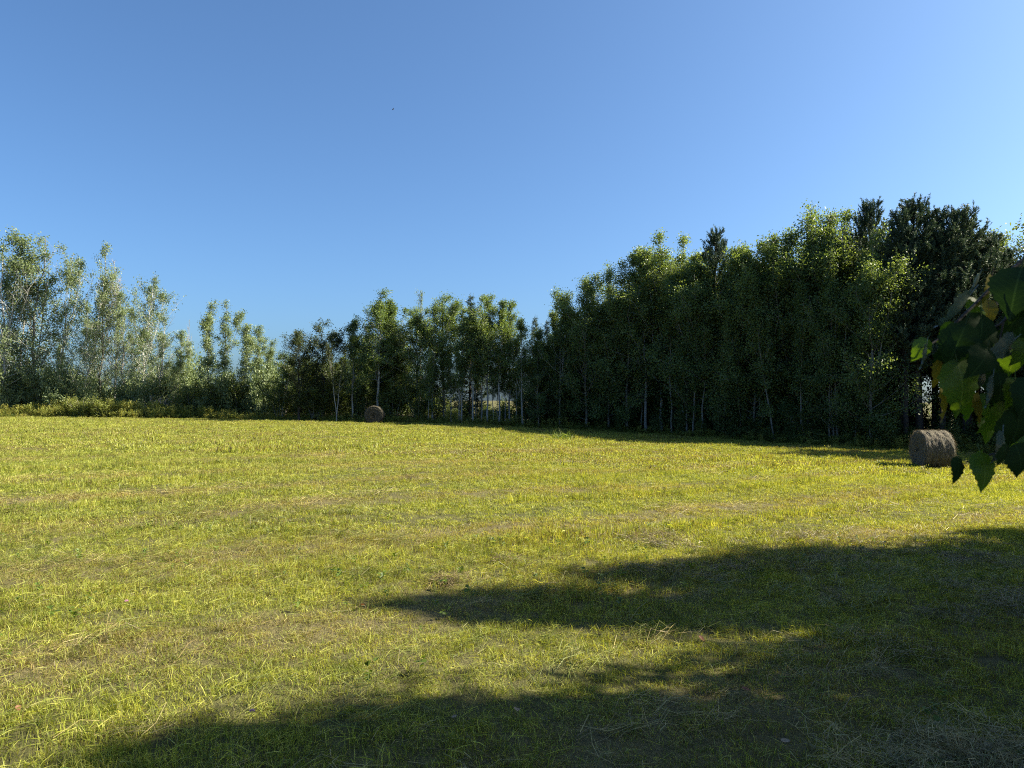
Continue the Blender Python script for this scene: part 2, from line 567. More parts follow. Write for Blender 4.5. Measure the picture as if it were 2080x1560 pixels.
def conifer(seed, name, bark, leafm, Ht=12.0, cb=0.35, spread=0.2, kind='pine', nwh=20, per=6, r0=0.16):
    rg = np.random.default_rng(seed)
    T = Tubes()
    t = np.linspace(0, 1, 10)
    w = np.cumsum(rg.normal(size=(10, 2)) * 0.03, axis=0)
    path = np.stack([w[:, 0], w[:, 1], t * Ht], 1)
    path[0, 2] = -0.3
    T.add(path, r0 * (1 - t) ** 0.9 + 0.015, 8)
    cen, dirs = [], []
    for i in range(nwh):
        c = (i + 0.3) / nwh
        tt = cb + (0.985 - cb) * c
        if kind == 'pine':
            pr = math.sqrt(max(0.03, 1 - (1.15 * c - 0.22) ** 2)) * (1.0 - 0.25 * c)
        else:
            pr = (1 - c) ** 0.9 + 0.05
        a0 = rg.uniform(0, 6.28)
        for j in range(per):
            az = a0 + j / per * 6.283 + rg.normal() * 0.25
            L = spread * Ht * pr * rg.uniform(0.7, 1.15)
            e = R((8 + 45 * c + rg.normal() * 8) if kind == 'pine' else (-12 + 30 * c + rg.normal() * 6))
            d = np.array([math.cos(az) * math.cos(e), math.sin(az) * math.cos(e), math.sin(e)])
            p = np.array([np.interp(tt + rg.uniform(-0.5, 0.5) / nwh * (1 - cb), t, path[:, q]) for q in range(3)])
            pts = [p]
            dd = d.copy()
            for s in range(4):
                pts.append(pts[-1] + dd * L / 4)
                dd = unit(dd + np.array([0, 0, 0.16 if kind == 'pine' else 0.10]))
            pts = np.array(pts)
            T.add(pts, np.linspace(max(0.012, 0.04 * (1 - tt)), 0.007, 5), 4)
            nt_ = max(3, int((9 if kind == 'pine' else 11) * (0.35 + pr)))
            for s in list(rg.uniform(0.3, 1.0, nt_)) + [1.0]:
                q = np.array([np.interp(s, np.linspace(0, 1, 5), pts[:, z]) for z in range(3)])
                if kind == 'pine':
                    td = unit(d * 0.55 + rg.normal(size=3) * 0.45 + np.array([0, 0, 0.85]))
                    tl = rg.uniform(0.2, 0.55)
                else:
                    td = unit(d * 0.7 + rg.normal(size=3) * 0.6)
                    tl = rg.uniform(0.15, 0.35)
                m_ = 36 if kind == 'pine' else 20
                u = rg.uniform(0, 1, m_)[:, None]
                nd_ = td + rg.normal(size=(m_, 3)) * 0.75
                nd_ /= np.linalg.norm(nd_, axis=1)[:, None]
                cen.append(q + td * tl * u + nd_ * 0.05)
                dirs.append(nd_)
    for k_ in range(3):
        m_ = 40
        u = rg.uniform(-0.7, 0.3, m_)[:, None]
        nd_ = np.array([0, 0, 1.0]) + rg.normal(size=(m_, 3)) * 0.7
        cen.append(path[-1] + rg.normal(size=3) * 0.12 * k_ + np.array([0, 0, 1.0]) * u)
        dirs.append(nd_ / np.linalg.norm(nd_, axis=1)[:, None])
    cen = np.concatenate(cen)
    dirs = np.concatenate(dirs)
    ls = (0.17 if kind == 'pine' else 0.13) * rg.uniform(0.7, 1.3, len(cen))
    v, f = quads(cen, ls, rg, 0.17, 0, dirs * 1.0)
    return T.mesh(name + "_trunk", bark), mesh_np(name + "_crown", v, [f], leafm)


def shrub(seed, name, leafm, Ht=2.2, wid=1.4, n=5200, lsize=0.08, barkm=None, stems=9):
    rg = np.random.default_rng(seed)
    T = Tubes()
    cent = []
    for s in range(stems):
        a = rg.uniform(0, 6.28)
        l = rg.uniform(0.5, 1.0)
        top = np.array([math.cos(a) * wid * rg.uniform(0.1, 0.9), math.sin(a) * wid * rg.uniform(0.1, 0.9), Ht * l])
        base = np.array([math.cos(a) * 0.1, math.sin(a) * 0.1, -0.05])
        mid = (base + top) / 2 + np.array([0, 0, 0.15 * Ht])
        T.add(np.array([base, mid, top]), [0.025, 0.015, 0.005], 4)
        for q in range(10):
            u = rg.uniform(0.2, 1.0)
            p = mid + (top - mid) * (u - 0.5) * 2 if u > 0.5 else base + (mid - base) * u * 2
            e = p + unit(rg.normal(size=3) + np.array([0, 0, 0.4])) * rg.uniform(0.2, 0.6) * wid * 0.6
            T.add(np.array([p, e]), [0.008, 0.003], 3)
            if leafm is not None:
                m_ = int(n / stems / 10 * rg.uniform(0.5, 1.5))
                cent.append(p + (e - p) * rg.uniform(0.2, 1.2, m_)[:, None] + rg.normal(size=(m_, 3)) * 0.10)
    tm = T.mesh(name + "_stems", barkm or M['grey_bark'])
    cm = None
    if leafm is not None:
        cent = np.concatenate(cent)
        cent[:, 2] = np.abs(cent[:, 2])
        v, f = quads(cent, lsize * rg.uniform(0.6, 1.3, len(cent)), rg)
        cm = mesh_np(name + "_foliage", v, [f], leafm)
    return tm, cm


def empty(name, loc, rz=0.0, sc=(1, 1, 1)):
    o = bpy.data.objects.new(name, None)
    C.objects.link(o)
    o.location = loc
    o.rotation_euler = (0, 0, rz)
    o.scale = sc
    o.empty_display_size = 0.3
    return o


def tag(o, label=None, cat=None, group=None, kind=None):
    for k, v in (("label", label), ("category", cat), ("group", group), ("kind", kind)):
        if v:
            o[k] = v
    return o


def part(name, me, parent, loc=(0, 0, 0), rot=(0, 0, 0)):
    o = bpy.data.objects.new(name, me)
    C.objects.link(o)
    o.parent = parent
    o.location = loc
    o.rotation_euler = rot
    return o


# ------------------------------------------------------------------ ground sheet
def build_ground():
    n = 380
    u = np.linspace(-1, 1, n)
    gx = 60 * u + 900 * u ** 7
    gy = 30 + 60 * u + 900 * u ** 7
    X, Y = np.meshgrid(gx, gy, indexing='ij')
    Z = H(X, Y)
    v = np.stack([X, Y, Z], -1).reshape(-1, 3)
    i, j = np.meshgrid(np.arange(n - 1), np.arange(n - 1), indexing='ij')
    q = np.stack([i * n + j, (i + 1) * n + j, (i + 1) * n + j + 1, i * n + j + 1], -1).reshape(-1, 4)
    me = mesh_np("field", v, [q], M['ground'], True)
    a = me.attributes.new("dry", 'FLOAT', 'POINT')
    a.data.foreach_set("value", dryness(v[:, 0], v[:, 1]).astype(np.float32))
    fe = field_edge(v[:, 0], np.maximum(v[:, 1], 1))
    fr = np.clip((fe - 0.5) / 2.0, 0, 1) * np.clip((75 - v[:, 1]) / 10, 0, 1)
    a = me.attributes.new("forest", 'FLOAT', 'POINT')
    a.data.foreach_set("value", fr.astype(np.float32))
    o = bpy.data.objects.new("ground", me)
    C.objects.link(o)
    tag(o, "mown hay meadow sloping gently down to the right", kind='structure')


build_ground()


# ------------------------------------------------------------------ scattering by geometry nodes (uncountable ground cover only)
def scatter(name, meshes, pts, rot, scl, dry, label, cat):
    me = bpy.data.meshes.new(name)
    me.vertices.add(len(pts))
    me.vertices.foreach_set("co", np.asarray(pts, np.float32).ravel())
    for nm, ty, fld, arr in (("rot", 'FLOAT_VECTOR', "vector", rot), ("scl", 'FLOAT_VECTOR', "vector", scl), ("dry", 'FLOAT', "value", dry)):
        a = me.attributes.new(nm, ty, 'POINT')
        a.data.foreach_set(fld, np.asarray(arr, np.float32).ravel())
    a = me.attributes.new("idx", 'INT', 'POINT')
    a.data.foreach_set("value", rng.integers(0, len(meshes), len(pts)).astype(np.int32))
    o = bpy.data.objects.new(name, me)
    C.objects.link(o)
    tag(o, label, cat, kind='stuff')
    col = bpy.data.collections.new(name + "_sources")
    for i, m in enumerate(meshes):
        col.objects.link(bpy.data.objects.new("%s_source_%02d" % (name, i), m))
    ng = bpy.data.node_groups.new(name, 'GeometryNodeTree')
    ng.interface.new_socket("Geometry", in_out='INPUT', socket_type='NodeSocketGeometry')
    ng.interface.new_socket("Geometry", in_out='OUTPUT', socket_type='NodeSocketGeometry')
    N, L = ng.nodes, ng.links
    gi, go = N.new("NodeGroupInput"), N.new("NodeGroupOutput")
    ip = N.new("GeometryNodeInstanceOnPoints")
    ci = N.new("GeometryNodeCollectionInfo")
    ci.inputs[0].default_value = col
    ci.inputs["Separate Children"].default_value = True
    ci.inputs["Reset Children"].default_value = True
    ip.inputs["Pick Instance"].default_value = True

    def named(nm, ty):
        a_ = N.new("GeometryNodeInputNamedAttribute")
        a_.data_type = ty
        a_.inputs[0].default_value = nm
        return a_.outputs[0]
    L.new(gi.outputs[0], ip.inputs["Points"])
    L.new(ci.outputs[0], ip.inputs["Instance"])
    L.new(named("idx", 'INT'), ip.inputs["Instance Index"])
    er = N.new("FunctionNodeEulerToRotation")
    L.new(named("rot", 'FLOAT_VECTOR'), er.inputs[0])
    L.new(er.outputs[0], ip.inputs["Rotation"])
    L.new(named("scl", 'FLOAT_VECTOR'), ip.inputs["Scale"])
    L.new(ip.outputs[0], go.inputs[0])
    md = o.modifiers.new("scatter", 'NODES')
    md.node_group = ng
    return o


def blades(seed, n, rad, h, w, lay=0.2, m=None, bend=0.5, name="tuft", layscale=1.6, rough=1.0):
    """a tuft of bent strips; some lie nearly flat"""
    rg = np.random.default_rng(seed)
    a = rg.uniform(0, 6.283, n)
    r = rad * np.sqrt(rg.uniform(0, 1, n))
    base = np.stack([np.cos(a) * r, np.sin(a) * r, np.full(n, -0.01)], 1)
    th = rg.uniform(0, 6.283, n)
    tilt = np.abs(rg.normal(0, 0.32 * rough, n))
    isl = rg.random(n) < lay
    tilt[isl] = rg.uniform(1.25, 1.5, isl.sum())
    hh = h * rg.uniform(0.5, 1.25, n)
    hh[isl] *= layscale
    base[isl, 2] += rg.uniform(0.005, h * 0.55, isl.sum())
    hd = np.stack([np.cos(th), np.sin(th), np.zeros(n)], 1)
    up = np.array([0, 0, 1.0])
    d1 = hd * np.sin(tilt)[:, None] + up * np.cos(tilt)[:, None]
    t2 = np.clip(tilt + bend * rg.uniform(0.3, 1.4, n), 0, 1.65)
    d2 = hd * np.sin(t2)[:, None] + up * np.cos(t2)[:, None]
    mid = base + d1 * (hh * 0.55)[:, None]
    tip = mid + d2 * (hh * 0.5)[:, None]
    fa = rg.uniform(0, 6.283, n)
    sv = np.cross(d1, np.stack([np.cos(fa), np.sin(fa), np.zeros(n) + 0.3], 1))
    sv /= np.linalg.norm(sv, axis=1)[:, None] + 1e-9
    ww = (w * rg.uniform(0.6, 1.3, n) * 0.5)[:, None]
    v = np.stack([base - sv * ww, base + sv * ww, mid + sv * ww * 0.9, mid - sv * ww * 0.9, tip], 1).reshape(-1, 3)
    b = np.arange(n)[:, None] * 5
    q = b + np.array([[0, 1, 2, 3]])
    t_ = b + np.array([[3, 2, 4]])
    return mesh_np(name, v, [q, t_], m)


def stalks(seed, n, length, w, spread, hgt, m, dirj=0.35, name="hay"):
    """long dead stalks lying roughly along +X"""
    rg = np.random.default_rng(seed)
    c = np.stack([rg.normal(0, spread, n), rg.normal(0, spread * 0.45, n), rg.uniform(0.005, hgt, n)], 1)
    a = rg.normal(0, dirj, n)
    e = rg.normal(0.05, 0.14, n)
    d = np.stack([np.cos(a) * np.cos(e), np.sin(a) * np.cos(e), np.sin(e)], 1)
    L = (length * rg.uniform(0.4, 1.2, n) * 0.5)[:, None]
    s = np.cross(d, np.array([0, 0, 1.0]) + rg.normal(size=(n, 3)) * 0.5)
    s /= np.linalg.norm(s, axis=1)[:, None]
    cur = np.cross(d, s) * rg.normal(0, 0.02, n)[:, None] + s * rg.normal(0, 0.03, n)[:, None]
    W = (w * rg.uniform(0.5, 1.3, n) * 0.5)[:, None]
    p0, p1, p2 = c - d * L, c + cur, c + d * L
    v = np.stack([p0 - s * W, p0 + s * W, p1 + s * W, p1 - s * W, p2 + s * W * 0.6, p2 - s * W * 0.6], 1).reshape(-1, 3)
    b = np.arange(n)[:, None] * 6
    return mesh_np(name, v, [b + np.array([[0, 1, 2, 3]]), b + np.array([[3, 2, 4, 5]])], m)


def wedge(ymin, ymax, dens, margin=2.0, slope=0.76):
    """random points on the meadow inside the view and a margin round it"""
    area_w = 2 * (slope * ymax + margin)
    n = int(area_w * (ymax - ymin) * dens)
    x = rng.uniform(-area_w / 2, area_w / 2, n)
    y = rng.uniform(ymin, ymax, n)
    k = np.abs(x) < slope * y + margin
    return x[k], y[k]


def place(x, y, smin, smax, hmul=None, tilt=0.12, dz=0.0, az=None):
    n = len(x)
    z = H(x, y) + dz
    rot = np.stack([rng.normal(0, tilt, n), rng.normal(0, tilt, n), rng.uniform(0, 6.283, n) if az is None else az], 1)
    s = rng.uniform(smin, smax, n)
    sc = np.stack([s, s, s * (hmul if hmul is not None else 1)], 1)
    return np.stack([x, y, z], 1), rot, sc


def lush(x, y):
    """taller and greener here, mown flat there"""
    u = x * SW[0] + y * SW[1]
    v = -x * SW[1] + y * SW[0] + 0.5 * (vnoise(u * 0.12, y * 0.05, 3) - 0.5)
    ln = np.clip(np.cos(v * 2 * math.pi / 2.6 + 2.9), 0, 1) ** 14 * np.clip(vnoise(u * 0.25, v * 0.7, 81) * 2.2 - 0.5, 0, 1.2)
    return 1.3 * ln + 0.50 + 0.9 * vnoise(x * 0.9, y * 0.9, 21) * (0.5 + vnoise(x * 0.25, y * 0.25, 22)) - 0.10 * swath(x, y) - 0.12 * dryness(x, y)


# near, middle and far grass
tn = [blades(100 + i, 34, 0.080, 0.040 + 0.008 * i, 0.0027, 0.22, M['grass'], layscale=1.15, name="grass_tuft") for i in range(6)]
x, y = wedge(2.4, 8.5, 330, 1.2)
k = rng.random(len(x)) < 0.15 + 1.5 * np.clip(0.6 * vnoise(x * 6, y * 6, 51) + 0.4 * vnoise(x * 15, y * 15, 52) - 0.12, 0, 1)
x, y = x[k], y[k]
P_, R_, S_ = place(x, y, 0.7, 1.35, lush(x, y))
scatter("meadow_grass", tn, P_, R_, S_, dryness(x, y), "short mown meadow grass with dry straw blades, nearest the viewer", "grass")
tm_ = [blades(140 + i, 46, 0.13, 0.042 + 0.008 * i, 0.0048, 0.18, M['grass'], layscale=1.1, name="grass_tuft_mid") for i in range(5)]
x, y = wedge(8.3, 19, 125, 1.5)
k = rng.random(len(x)) < 0.25 + 1.5 * np.clip(vnoise(x * 4, y * 4, 53) - 0.15, 0, 1)
x, y = x[k], y[k]
P_, R_, S_ = place(x, y, 0.75, 1.35, lush(x, y))
scatter("meadow_grass", tm_, P_, R_, S_, dryness(x, y), "sunlit mown meadow grass across the middle of the field", "grass")
tf = [blades(180 + i, 110, 0.34, 0.050 + 0.008 * i, 0.011, 0.12, M['grass'], layscale=1.0, name="grass_tuft_far") for i in range(5)]
x, y = wedge(18.7, 52, 17, 3)
k = field_edge(x, y) < 1.5
x, y = x[k], y[k]
P_, R_, S_ = place(x, y, 0.75, 1.3, lush(x, y))
scatter("meadow_grass", tf, P_, R_, S_, dryness(x, y), "pale mown meadow grass running up to the treeline", "grass")

# taller stems sticking out of the stubble
tt_ = [blades(220 + i, 6, 0.06, 0.12, 0.0035, 0.1, M['tall_grass'], 0.6, name="stem_tuft") for i in range(4)]
x, y = wedge(2.4, 15, 3.5, 1.5)
k = rng.random(len(x)) < vnoise(x * 0.8, y * 0.8, 31) * 1.3
x, y = x[k], y[k]
P_, R_, S_ = place(x, y, 0.6, 1.3)
scatter("tall_stems", tt_, P_, R_, S_, dryness(x, y), "thin taller grass stems standing above the stubble", "grass")

# loose hay left lying along the swaths
sw_az = math.atan2(SW[1], SW[0])
st = [stalks(240 + i, 30, 0.20, 0.0024, 0.13, 0.06, M['straw'], 0.6, name="hay_stalks") for i in range(5)]
x, y = wedge(2.4, 11, 13, 1.5)
k = rng.random(len(x)) < np.clip(swath(x, y) * 1.3 - 0.25, 0, 1)
x, y = x[k], y[k]
P_, R_, S_ = place(x, y, 0.6, 1.3, None, 0.08, 0.005, sw_az + rng.normal(0, 0.5, len(x)))
scatter("loose_hay", st, P_, R_, S_, np.ones(len(x)), "dry hay stalks left lying in windrows on the near grass", "hay")
st2 = [stalks(260 + i, 34, 0.30, 0.0045, 0.28, 0.06, M['straw'], 0.5, name="hay_stalks_far") for i in range(4)]
x, y = wedge(11, 30, 3, 2)
k = rng.random(len(x)) < np.clip(swath(x, y) * 1.6 - 0.45, 0, 1)
x, y = x[k], y[k]
P_, R_, S_ = place(x, y, 0.7, 1.4, None, 0.05, 0.005, sw_az + rng.normal(0, 0.25, len(x)))
scatter("loose_hay", st2, P_, R_, S_, np.ones(len(x)), "thin streaks of dry hay across the middle of the field", "hay")


def broadleaf_weed(seed, m, n=8, L=0.032):
    rg = np.random.default_rng(seed)
    vs_, fs = [], []
    for i in range(n):
        a = rg.uniform(0, 6.283)
        e = rg.uniform(0.15, 1.1)
        l = L * rg.uniform(0.6, 1.3)
        d = np.array([math.cos(a) * math.cos(e), math.sin(a) * math.cos(e), math.sin(e)])
        s = np.array([-math.sin(a), math.cos(a), 0])
        b = np.array([rg.normal(0, .01), rg.normal(0, .01), rg.uniform(0, 0.05)])
        w = l * 0.34
        o = len(vs_)
        dr = np.array([0, 0, -l * 0.35])
        vs_ += [b, b + d * l * .35 + s * w, b + d * l * .75 + s * w * .8 + dr * .4, b + d * l + dr, b + d * l * .75 - s * w * .8 + dr * .4, b + d * l * .35 - s * w]
        fs.append([o, o + 1, o + 2, o + 3])
        fs.append([o, o + 3, o + 4, o + 5])
    return mesh_np("weed", np.array(vs_), [np.array(fs)], m)


wd = [broadleaf_weed(300 + i, M['weed']) for i in range(4)]
x, y = wedge(2.4, 10, 9, 1)
k = rng.random(len(x)) < np.clip(vnoise(x * 1.1, y * 1.1, 41) * 2.4 - 1.0, 0, 1)
x, y = x[k], y[k]
P_, R_, S_ = place(x, y, 0.6, 1.5, None, 0.2, 0.035)
scatter("clover_leaves", wd, P_, R_, S_, np.zeros(len(x)), "small broad green weed leaves scattered through the near grass", "weeds")

M['laid'] = grass_mat("laid_grass", [(0.0, (0.07, 0.10, 0.02)), (1.0, (0.24, 0.26, 0.07))], STRAW, 0.3, 0.7, 0.15)
st4 = [stalks(270 + i, 26, 0.20, 0.0030, 0.11, 0.075, M['laid'], 0.45, name="laid_grass") for i in range(5)]
x, y = wedge(2.4, 10, 16, 1.2)
k = rng.random(len(x)) < np.clip(vnoise(x * 1.4, y * 1.4, 61) * 2.6 - 1.0, 0.05, 1)
x, y = x[k], y[k]
P_, R_, S_ = place(x, y, 0.6, 1.4, None, 0.12, 0.01, sw_az + rng.normal(0, 0.45, len(x)))
scatter("laid_grass", st4, P_, R_, S_, dryness(x, y), "grass stems pressed flat along the mowing direction in the near field", "grass")
st5 = [stalks(290 + i, 60, 0.14, 0.0028, 0.13, 0.05, M['dead_straw'], 1.3, name="grey_thatch") for i in range(3)]
n = 800
x = rng.uniform(0.5, 8.5, n)
y = rng.uniform(4.8, 10.0, n)
k = (vnoise(x * 1.1, y * 2.0, 71) > 0.66) & (np.abs(x) < 0.8 * y)
x, y = x[k], y[k]
P_, R_, S_ = place(x, y, 0.6, 1.2, None, 0.1, 0.03)
scatter("grey_thatch", st5, P_, R_, S_, np.ones(len(x)), "patches of greyish dead thatch in the shaded grass on the right", "thatch")

# straw heap of the lower right corner
st3 = [stalks(280 + i, 44, 0.16, 0.0026, 0.12, 0.045, M['straw'], 1.2, name="straw_mat") for i in range(4)]
n = 110
x = rng.normal(2.3, 0.34, n)
y = rng.normal(3.45, 0.15, n)
P_, R_, S_ = place(x, y, 0.7, 1.4, None, 0.15, 0.03)
scatter("straw_mat", st3, P_, R_, S_, np.ones(n), "matted grey brown straw in the shade at the lower right corner", "straw")

# ------------------------------------------------------------------ verge weeds and forest undergrowth
tg = [blades(320 + i, 40, 0.16, 0.62, 0.013, 0.02, M['tall_grass'], 0.5, name="verge_tuft", rough=0.7) for i in range(4)]
gr = []
for i in range(4):
    rg = np.random.default_rng(340 + i)
    n_ = 240
    hs = rg.uniform(0.15, 1.0, n_)
    sx = rg.integers(0, 9, n_)
    ang = rg.uniform(0, 6.28, 9)
    rad_ = rg.uniform(0.05, 0.28, 9)
    cen = np.stack([np.cos(ang[sx]) * rad_[sx] * (1 + hs * 0.3), np.sin(ang[sx]) * rad_[sx] * (1 + hs * 0.3), hs * 0.95], 1) + rg.normal(size=(n_, 3)) * 0.035
    v_, f_ = quads(cen, 0.09 * rg.uniform(0.6, 1.3, n_), rg, 0.4)
    gr.append(mesh_np("goldenrod_clump", v_, [f_], M['goldenrod']))

xs, ys, hs_, kind_ = [], [], [], []
for px in np.arange(-450, 2500, 1.6):
    ye = np.interp(px, EDGE_P, EDGE_Y)
    for q in range(3):
        d = rng.uniform(0.0, 3.2)
        Y = ye + d
        xs.append((px + rng.uniform(-3, 3) - CX) / FPX * Y)
        ys.append(Y)
        hh = np.interp(px, [0, 60, 150, 330, 430, 500, 700, 900, 1300, 1700, 2000], [0.6, 0.75, 1.0, 0.85, 0.6, 0.4, 0.5, 0.6, 0.45, 0.5, 0.6])
        hs_.append(hh * rng.uniform(0.5, 1.1) * min(1, 0.45 + d))
        kind_.append(rng.random() < np.interp(px, [0, 120, 240, 400, 600, 2000], [0.4, 0.75, 0.8, 0.5, 0.15, 0.25]))
xs, ys, hs_, kind_ = map(np.array, (xs, ys, hs_, kind_))
for sel, ms, nm, lb, ct in ((~kind_, tg, "verge_grass", "tall uncut grass along the foot of the treeline", "grass"),
                            (kind_, gr, "verge_weeds", "yellow green leafy weeds bordering the mown field", "weeds")):
    x, y = xs[sel], ys[sel]
    P_, R_, S_ = place(x, y, 0.8, 1.2, hs_[sel] * 1.3)
    scatter(nm, ms, P_, R_, S_, dryness(x, y), lb, ct)

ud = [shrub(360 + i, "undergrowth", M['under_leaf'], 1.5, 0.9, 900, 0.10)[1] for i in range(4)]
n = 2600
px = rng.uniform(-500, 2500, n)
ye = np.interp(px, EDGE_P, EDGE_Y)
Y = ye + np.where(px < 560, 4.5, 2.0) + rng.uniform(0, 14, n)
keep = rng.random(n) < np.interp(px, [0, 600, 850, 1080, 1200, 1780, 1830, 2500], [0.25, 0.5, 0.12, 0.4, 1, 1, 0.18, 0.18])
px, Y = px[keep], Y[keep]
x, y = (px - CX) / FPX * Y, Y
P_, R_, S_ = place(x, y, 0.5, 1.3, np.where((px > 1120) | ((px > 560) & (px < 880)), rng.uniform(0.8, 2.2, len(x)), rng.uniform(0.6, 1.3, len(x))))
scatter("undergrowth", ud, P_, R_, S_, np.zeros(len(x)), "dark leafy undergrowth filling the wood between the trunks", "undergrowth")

n = 150
px = rng.uniform(1100, 2300, n)
Y = np.interp(px, EDGE_P, EDGE_Y) + rng.uniform(0.5, 2.4, n)
x, y = (px - CX) / FPX * Y, Y
P_, R_, S_ = place(x, y, 0.35, 0.8, rng.uniform(0.5, 1.6, n))
scatter("undergrowth", ud, P_, R_, S_, np.zeros(n), "low leafy growth along the foot of the right wood", "undergrowth")

us = [shrub(370 + i, "undergrowth_silver", M['silver_leaf'], 1.6, 1.0, 1500, 0.10)[1] for i in range(4)]
n = 230
px = rng.uniform(-450, 560, n)
Y = np.interp(px, EDGE_P, EDGE_Y) + rng.uniform(1.6, 9, n)
x, y = (px - CX) / FPX * Y, Y
P_, R_, S_ = place(x, y, 0.6, 1.3, rng.uniform(0.7, 2.4, n))
scatter("undergrowth", us, P_, R_, S_, np.zeros(n), "pale leafy undergrowth along the foot of the left treeline", "undergrowth")

# ------------------------------------------------------------------ tree kinds
K = {}
K['aspen'] = [broad_tree(1000 + i, "aspen", M['white_bark'], M['aspen_leaf'], 12, 0.2 + 0.05 * (i % 3), 48, 0.18, 'aspen', (0.01 * (i - 2), 0), 7, 60, 0.118, 45, 0.19, 0.085, forks=2) for i in range(7)]
K['column'] = [broad_tree(1020 + i, "aspen_column", M['white_bark'], M['aspen_leaf'], 12, 0.42, 34, 0.14, 'aspen', (0.012 * (i - 1), 0), 7, 42, 0.13, 52, 0.18, 0.07, forks=1) for i in range(5)]
K['dense'] = [broad_tree(1040 + i, "edge_aspen", M['grey_bark'], M['aspen_leaf'], 12, 0.07, 64, 0.215, 'aspen', (0, 0), 8, 64, 0.12, 38, 0.24, 0.085, forks=3) for i in range(6)]
K['silver'] = [broad_tree(1060 + i, "silver_aspen", M['pale_bark'] if i % 3 else M['grey_bark'], M['silver_leaf'], 12, 0.08 + 0.04 * (i % 3), 54, 0.235, 'aspen', (0.02 + 0.012 * i, 0), 7, 33, 0.12, 46, 0.16, 0.075, 1, 0.15, 0.5, forks=2) for i in range(7)]
K['silver_col'] = [broad_tree(1080 + i, "silver_column", M['grey_bark'], M['silver_leaf'], 12, 0.10, 44, 0.15, 'col', (0.02, 0), 7, 33, 0.135, 52, 0.2, 0.06, forks=1) for i in range(4)]
K['sapling'] = [broad_tree(1090 + i, "sapling", M['grey_bark'], M['aspen_leaf'], 12, 0.30, 40, 0.14, 'col', (0.02 * (i - 1), 0), 9, 26, 0.13, 50, 0.2, 0.055) for i in range(3)]
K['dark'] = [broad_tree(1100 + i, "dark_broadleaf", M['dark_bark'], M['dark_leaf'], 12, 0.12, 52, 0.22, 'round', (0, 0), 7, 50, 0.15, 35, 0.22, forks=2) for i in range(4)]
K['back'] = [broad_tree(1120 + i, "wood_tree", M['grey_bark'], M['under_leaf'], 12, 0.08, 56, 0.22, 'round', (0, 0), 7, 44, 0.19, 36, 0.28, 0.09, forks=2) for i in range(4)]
K['birch'] = [broad_tree(1140 + i, "birch", M['white_bark'], M['dark_leaf'], 12, 0.36, 34, 0.17, 'aspen', (0, 0), 8, 30, 0.14, 50, 0.18, 0.09, 2 + i) for i in range(2)]
K['dead'] = [broad_tree(1160 + i, "dead_tree", M['dead_wood'], M['silver_leaf'], 12, 0.25, 46, 0.15, 'aspen', (0.01, 0), 14, 5, 0.1, 58, 0.1, 0.055, 1, 0.93, forks=3) for i in range(2)]
K['wispy'] = [broad_tree(1170 + i, "wispy_tree", M['grey_bark'], M['aspen_leaf'], 12, 0.45, 30, 0.14, 'col', (0, 0), 7, 6, 0.12, 60, 0.15, 0.09, 1, 0.2) for i in range(2)]
K['pine'] = [conifer(1200 + i, "pine", M['dark_bark'], M['pine_needle'], 12, 0.36, 0.185, 'pine', 22, 6) for i in range(4)]
K['spruce'] = [conifer(1220 + i, "spruce", M['dark_bark'], M['pine_needle'], 12, 0.12, 0.15, 'spruce', 30, 6, 0.11) for i in range(2)]
K['shade'] = [broad_tree(1240 + i, "shade_tree", M['grey_bark'], M['dark_leaf'], 9, 0.16, 60, 0.24, 'aspen', (0, 0), 11, 44, 0.19, 38, 0.25, 0.14) for i in range(3)]
NAMES = dict(aspen='aspen_tree', column='aspen_tree', dense='aspen_tree', silver='aspen_tree', silver_col='aspen_tree', sapling='aspen_tree', dark='broadleaf_tree',
             back='broadleaf_tree', birch='birch_tree', dead='dead_tree', wispy='aspen_tree', pine='pine_tree', spruce='spruce_tree', shade='broadleaf_tree')
_cnt = {}


def tree(kind, px, ytop, Y, label, wid=1.0, group=None, lean=None, var=None, xy=None, height=None, rz=None):
    if xy is None and px < 560:
        Y += 3.0
    x, y = at(px, Y) if xy is None else xy
    z = Hs(x, y)
    Hm = 9.0 if kind == 'shade' else (12.5 if kind in ('pine', 'spruce', 'dead') else 12.5)
    h = height if height else EYE + (HY - ytop) / FPX * Y - z
    s = h / (Hm * 1.0)
    vs_ = K[kind]
    i = _cnt.get(kind, 0) if var is None else var
    _cnt[kind] = i + 1
    tm, cm = vs_[i % len(vs_)]
    rz = (random.uniform(-0.5, 0.5) if kind.startswith('silver') else random.uniform(0, 6.283)) if rz is None else rz
    o = empty(NAMES[kind], (x, y, z), rz, (s * wid, s * wid, s))
    if lean:
        o.rotation_euler = (0, R(lean), rz) if kind != 'dead' else (0, R(lean), 0)
    tag(o, label, 'tree', group)
    part('trunk', tm, o)
    if cm is not None:
        part('crown', cm, o)
    return o


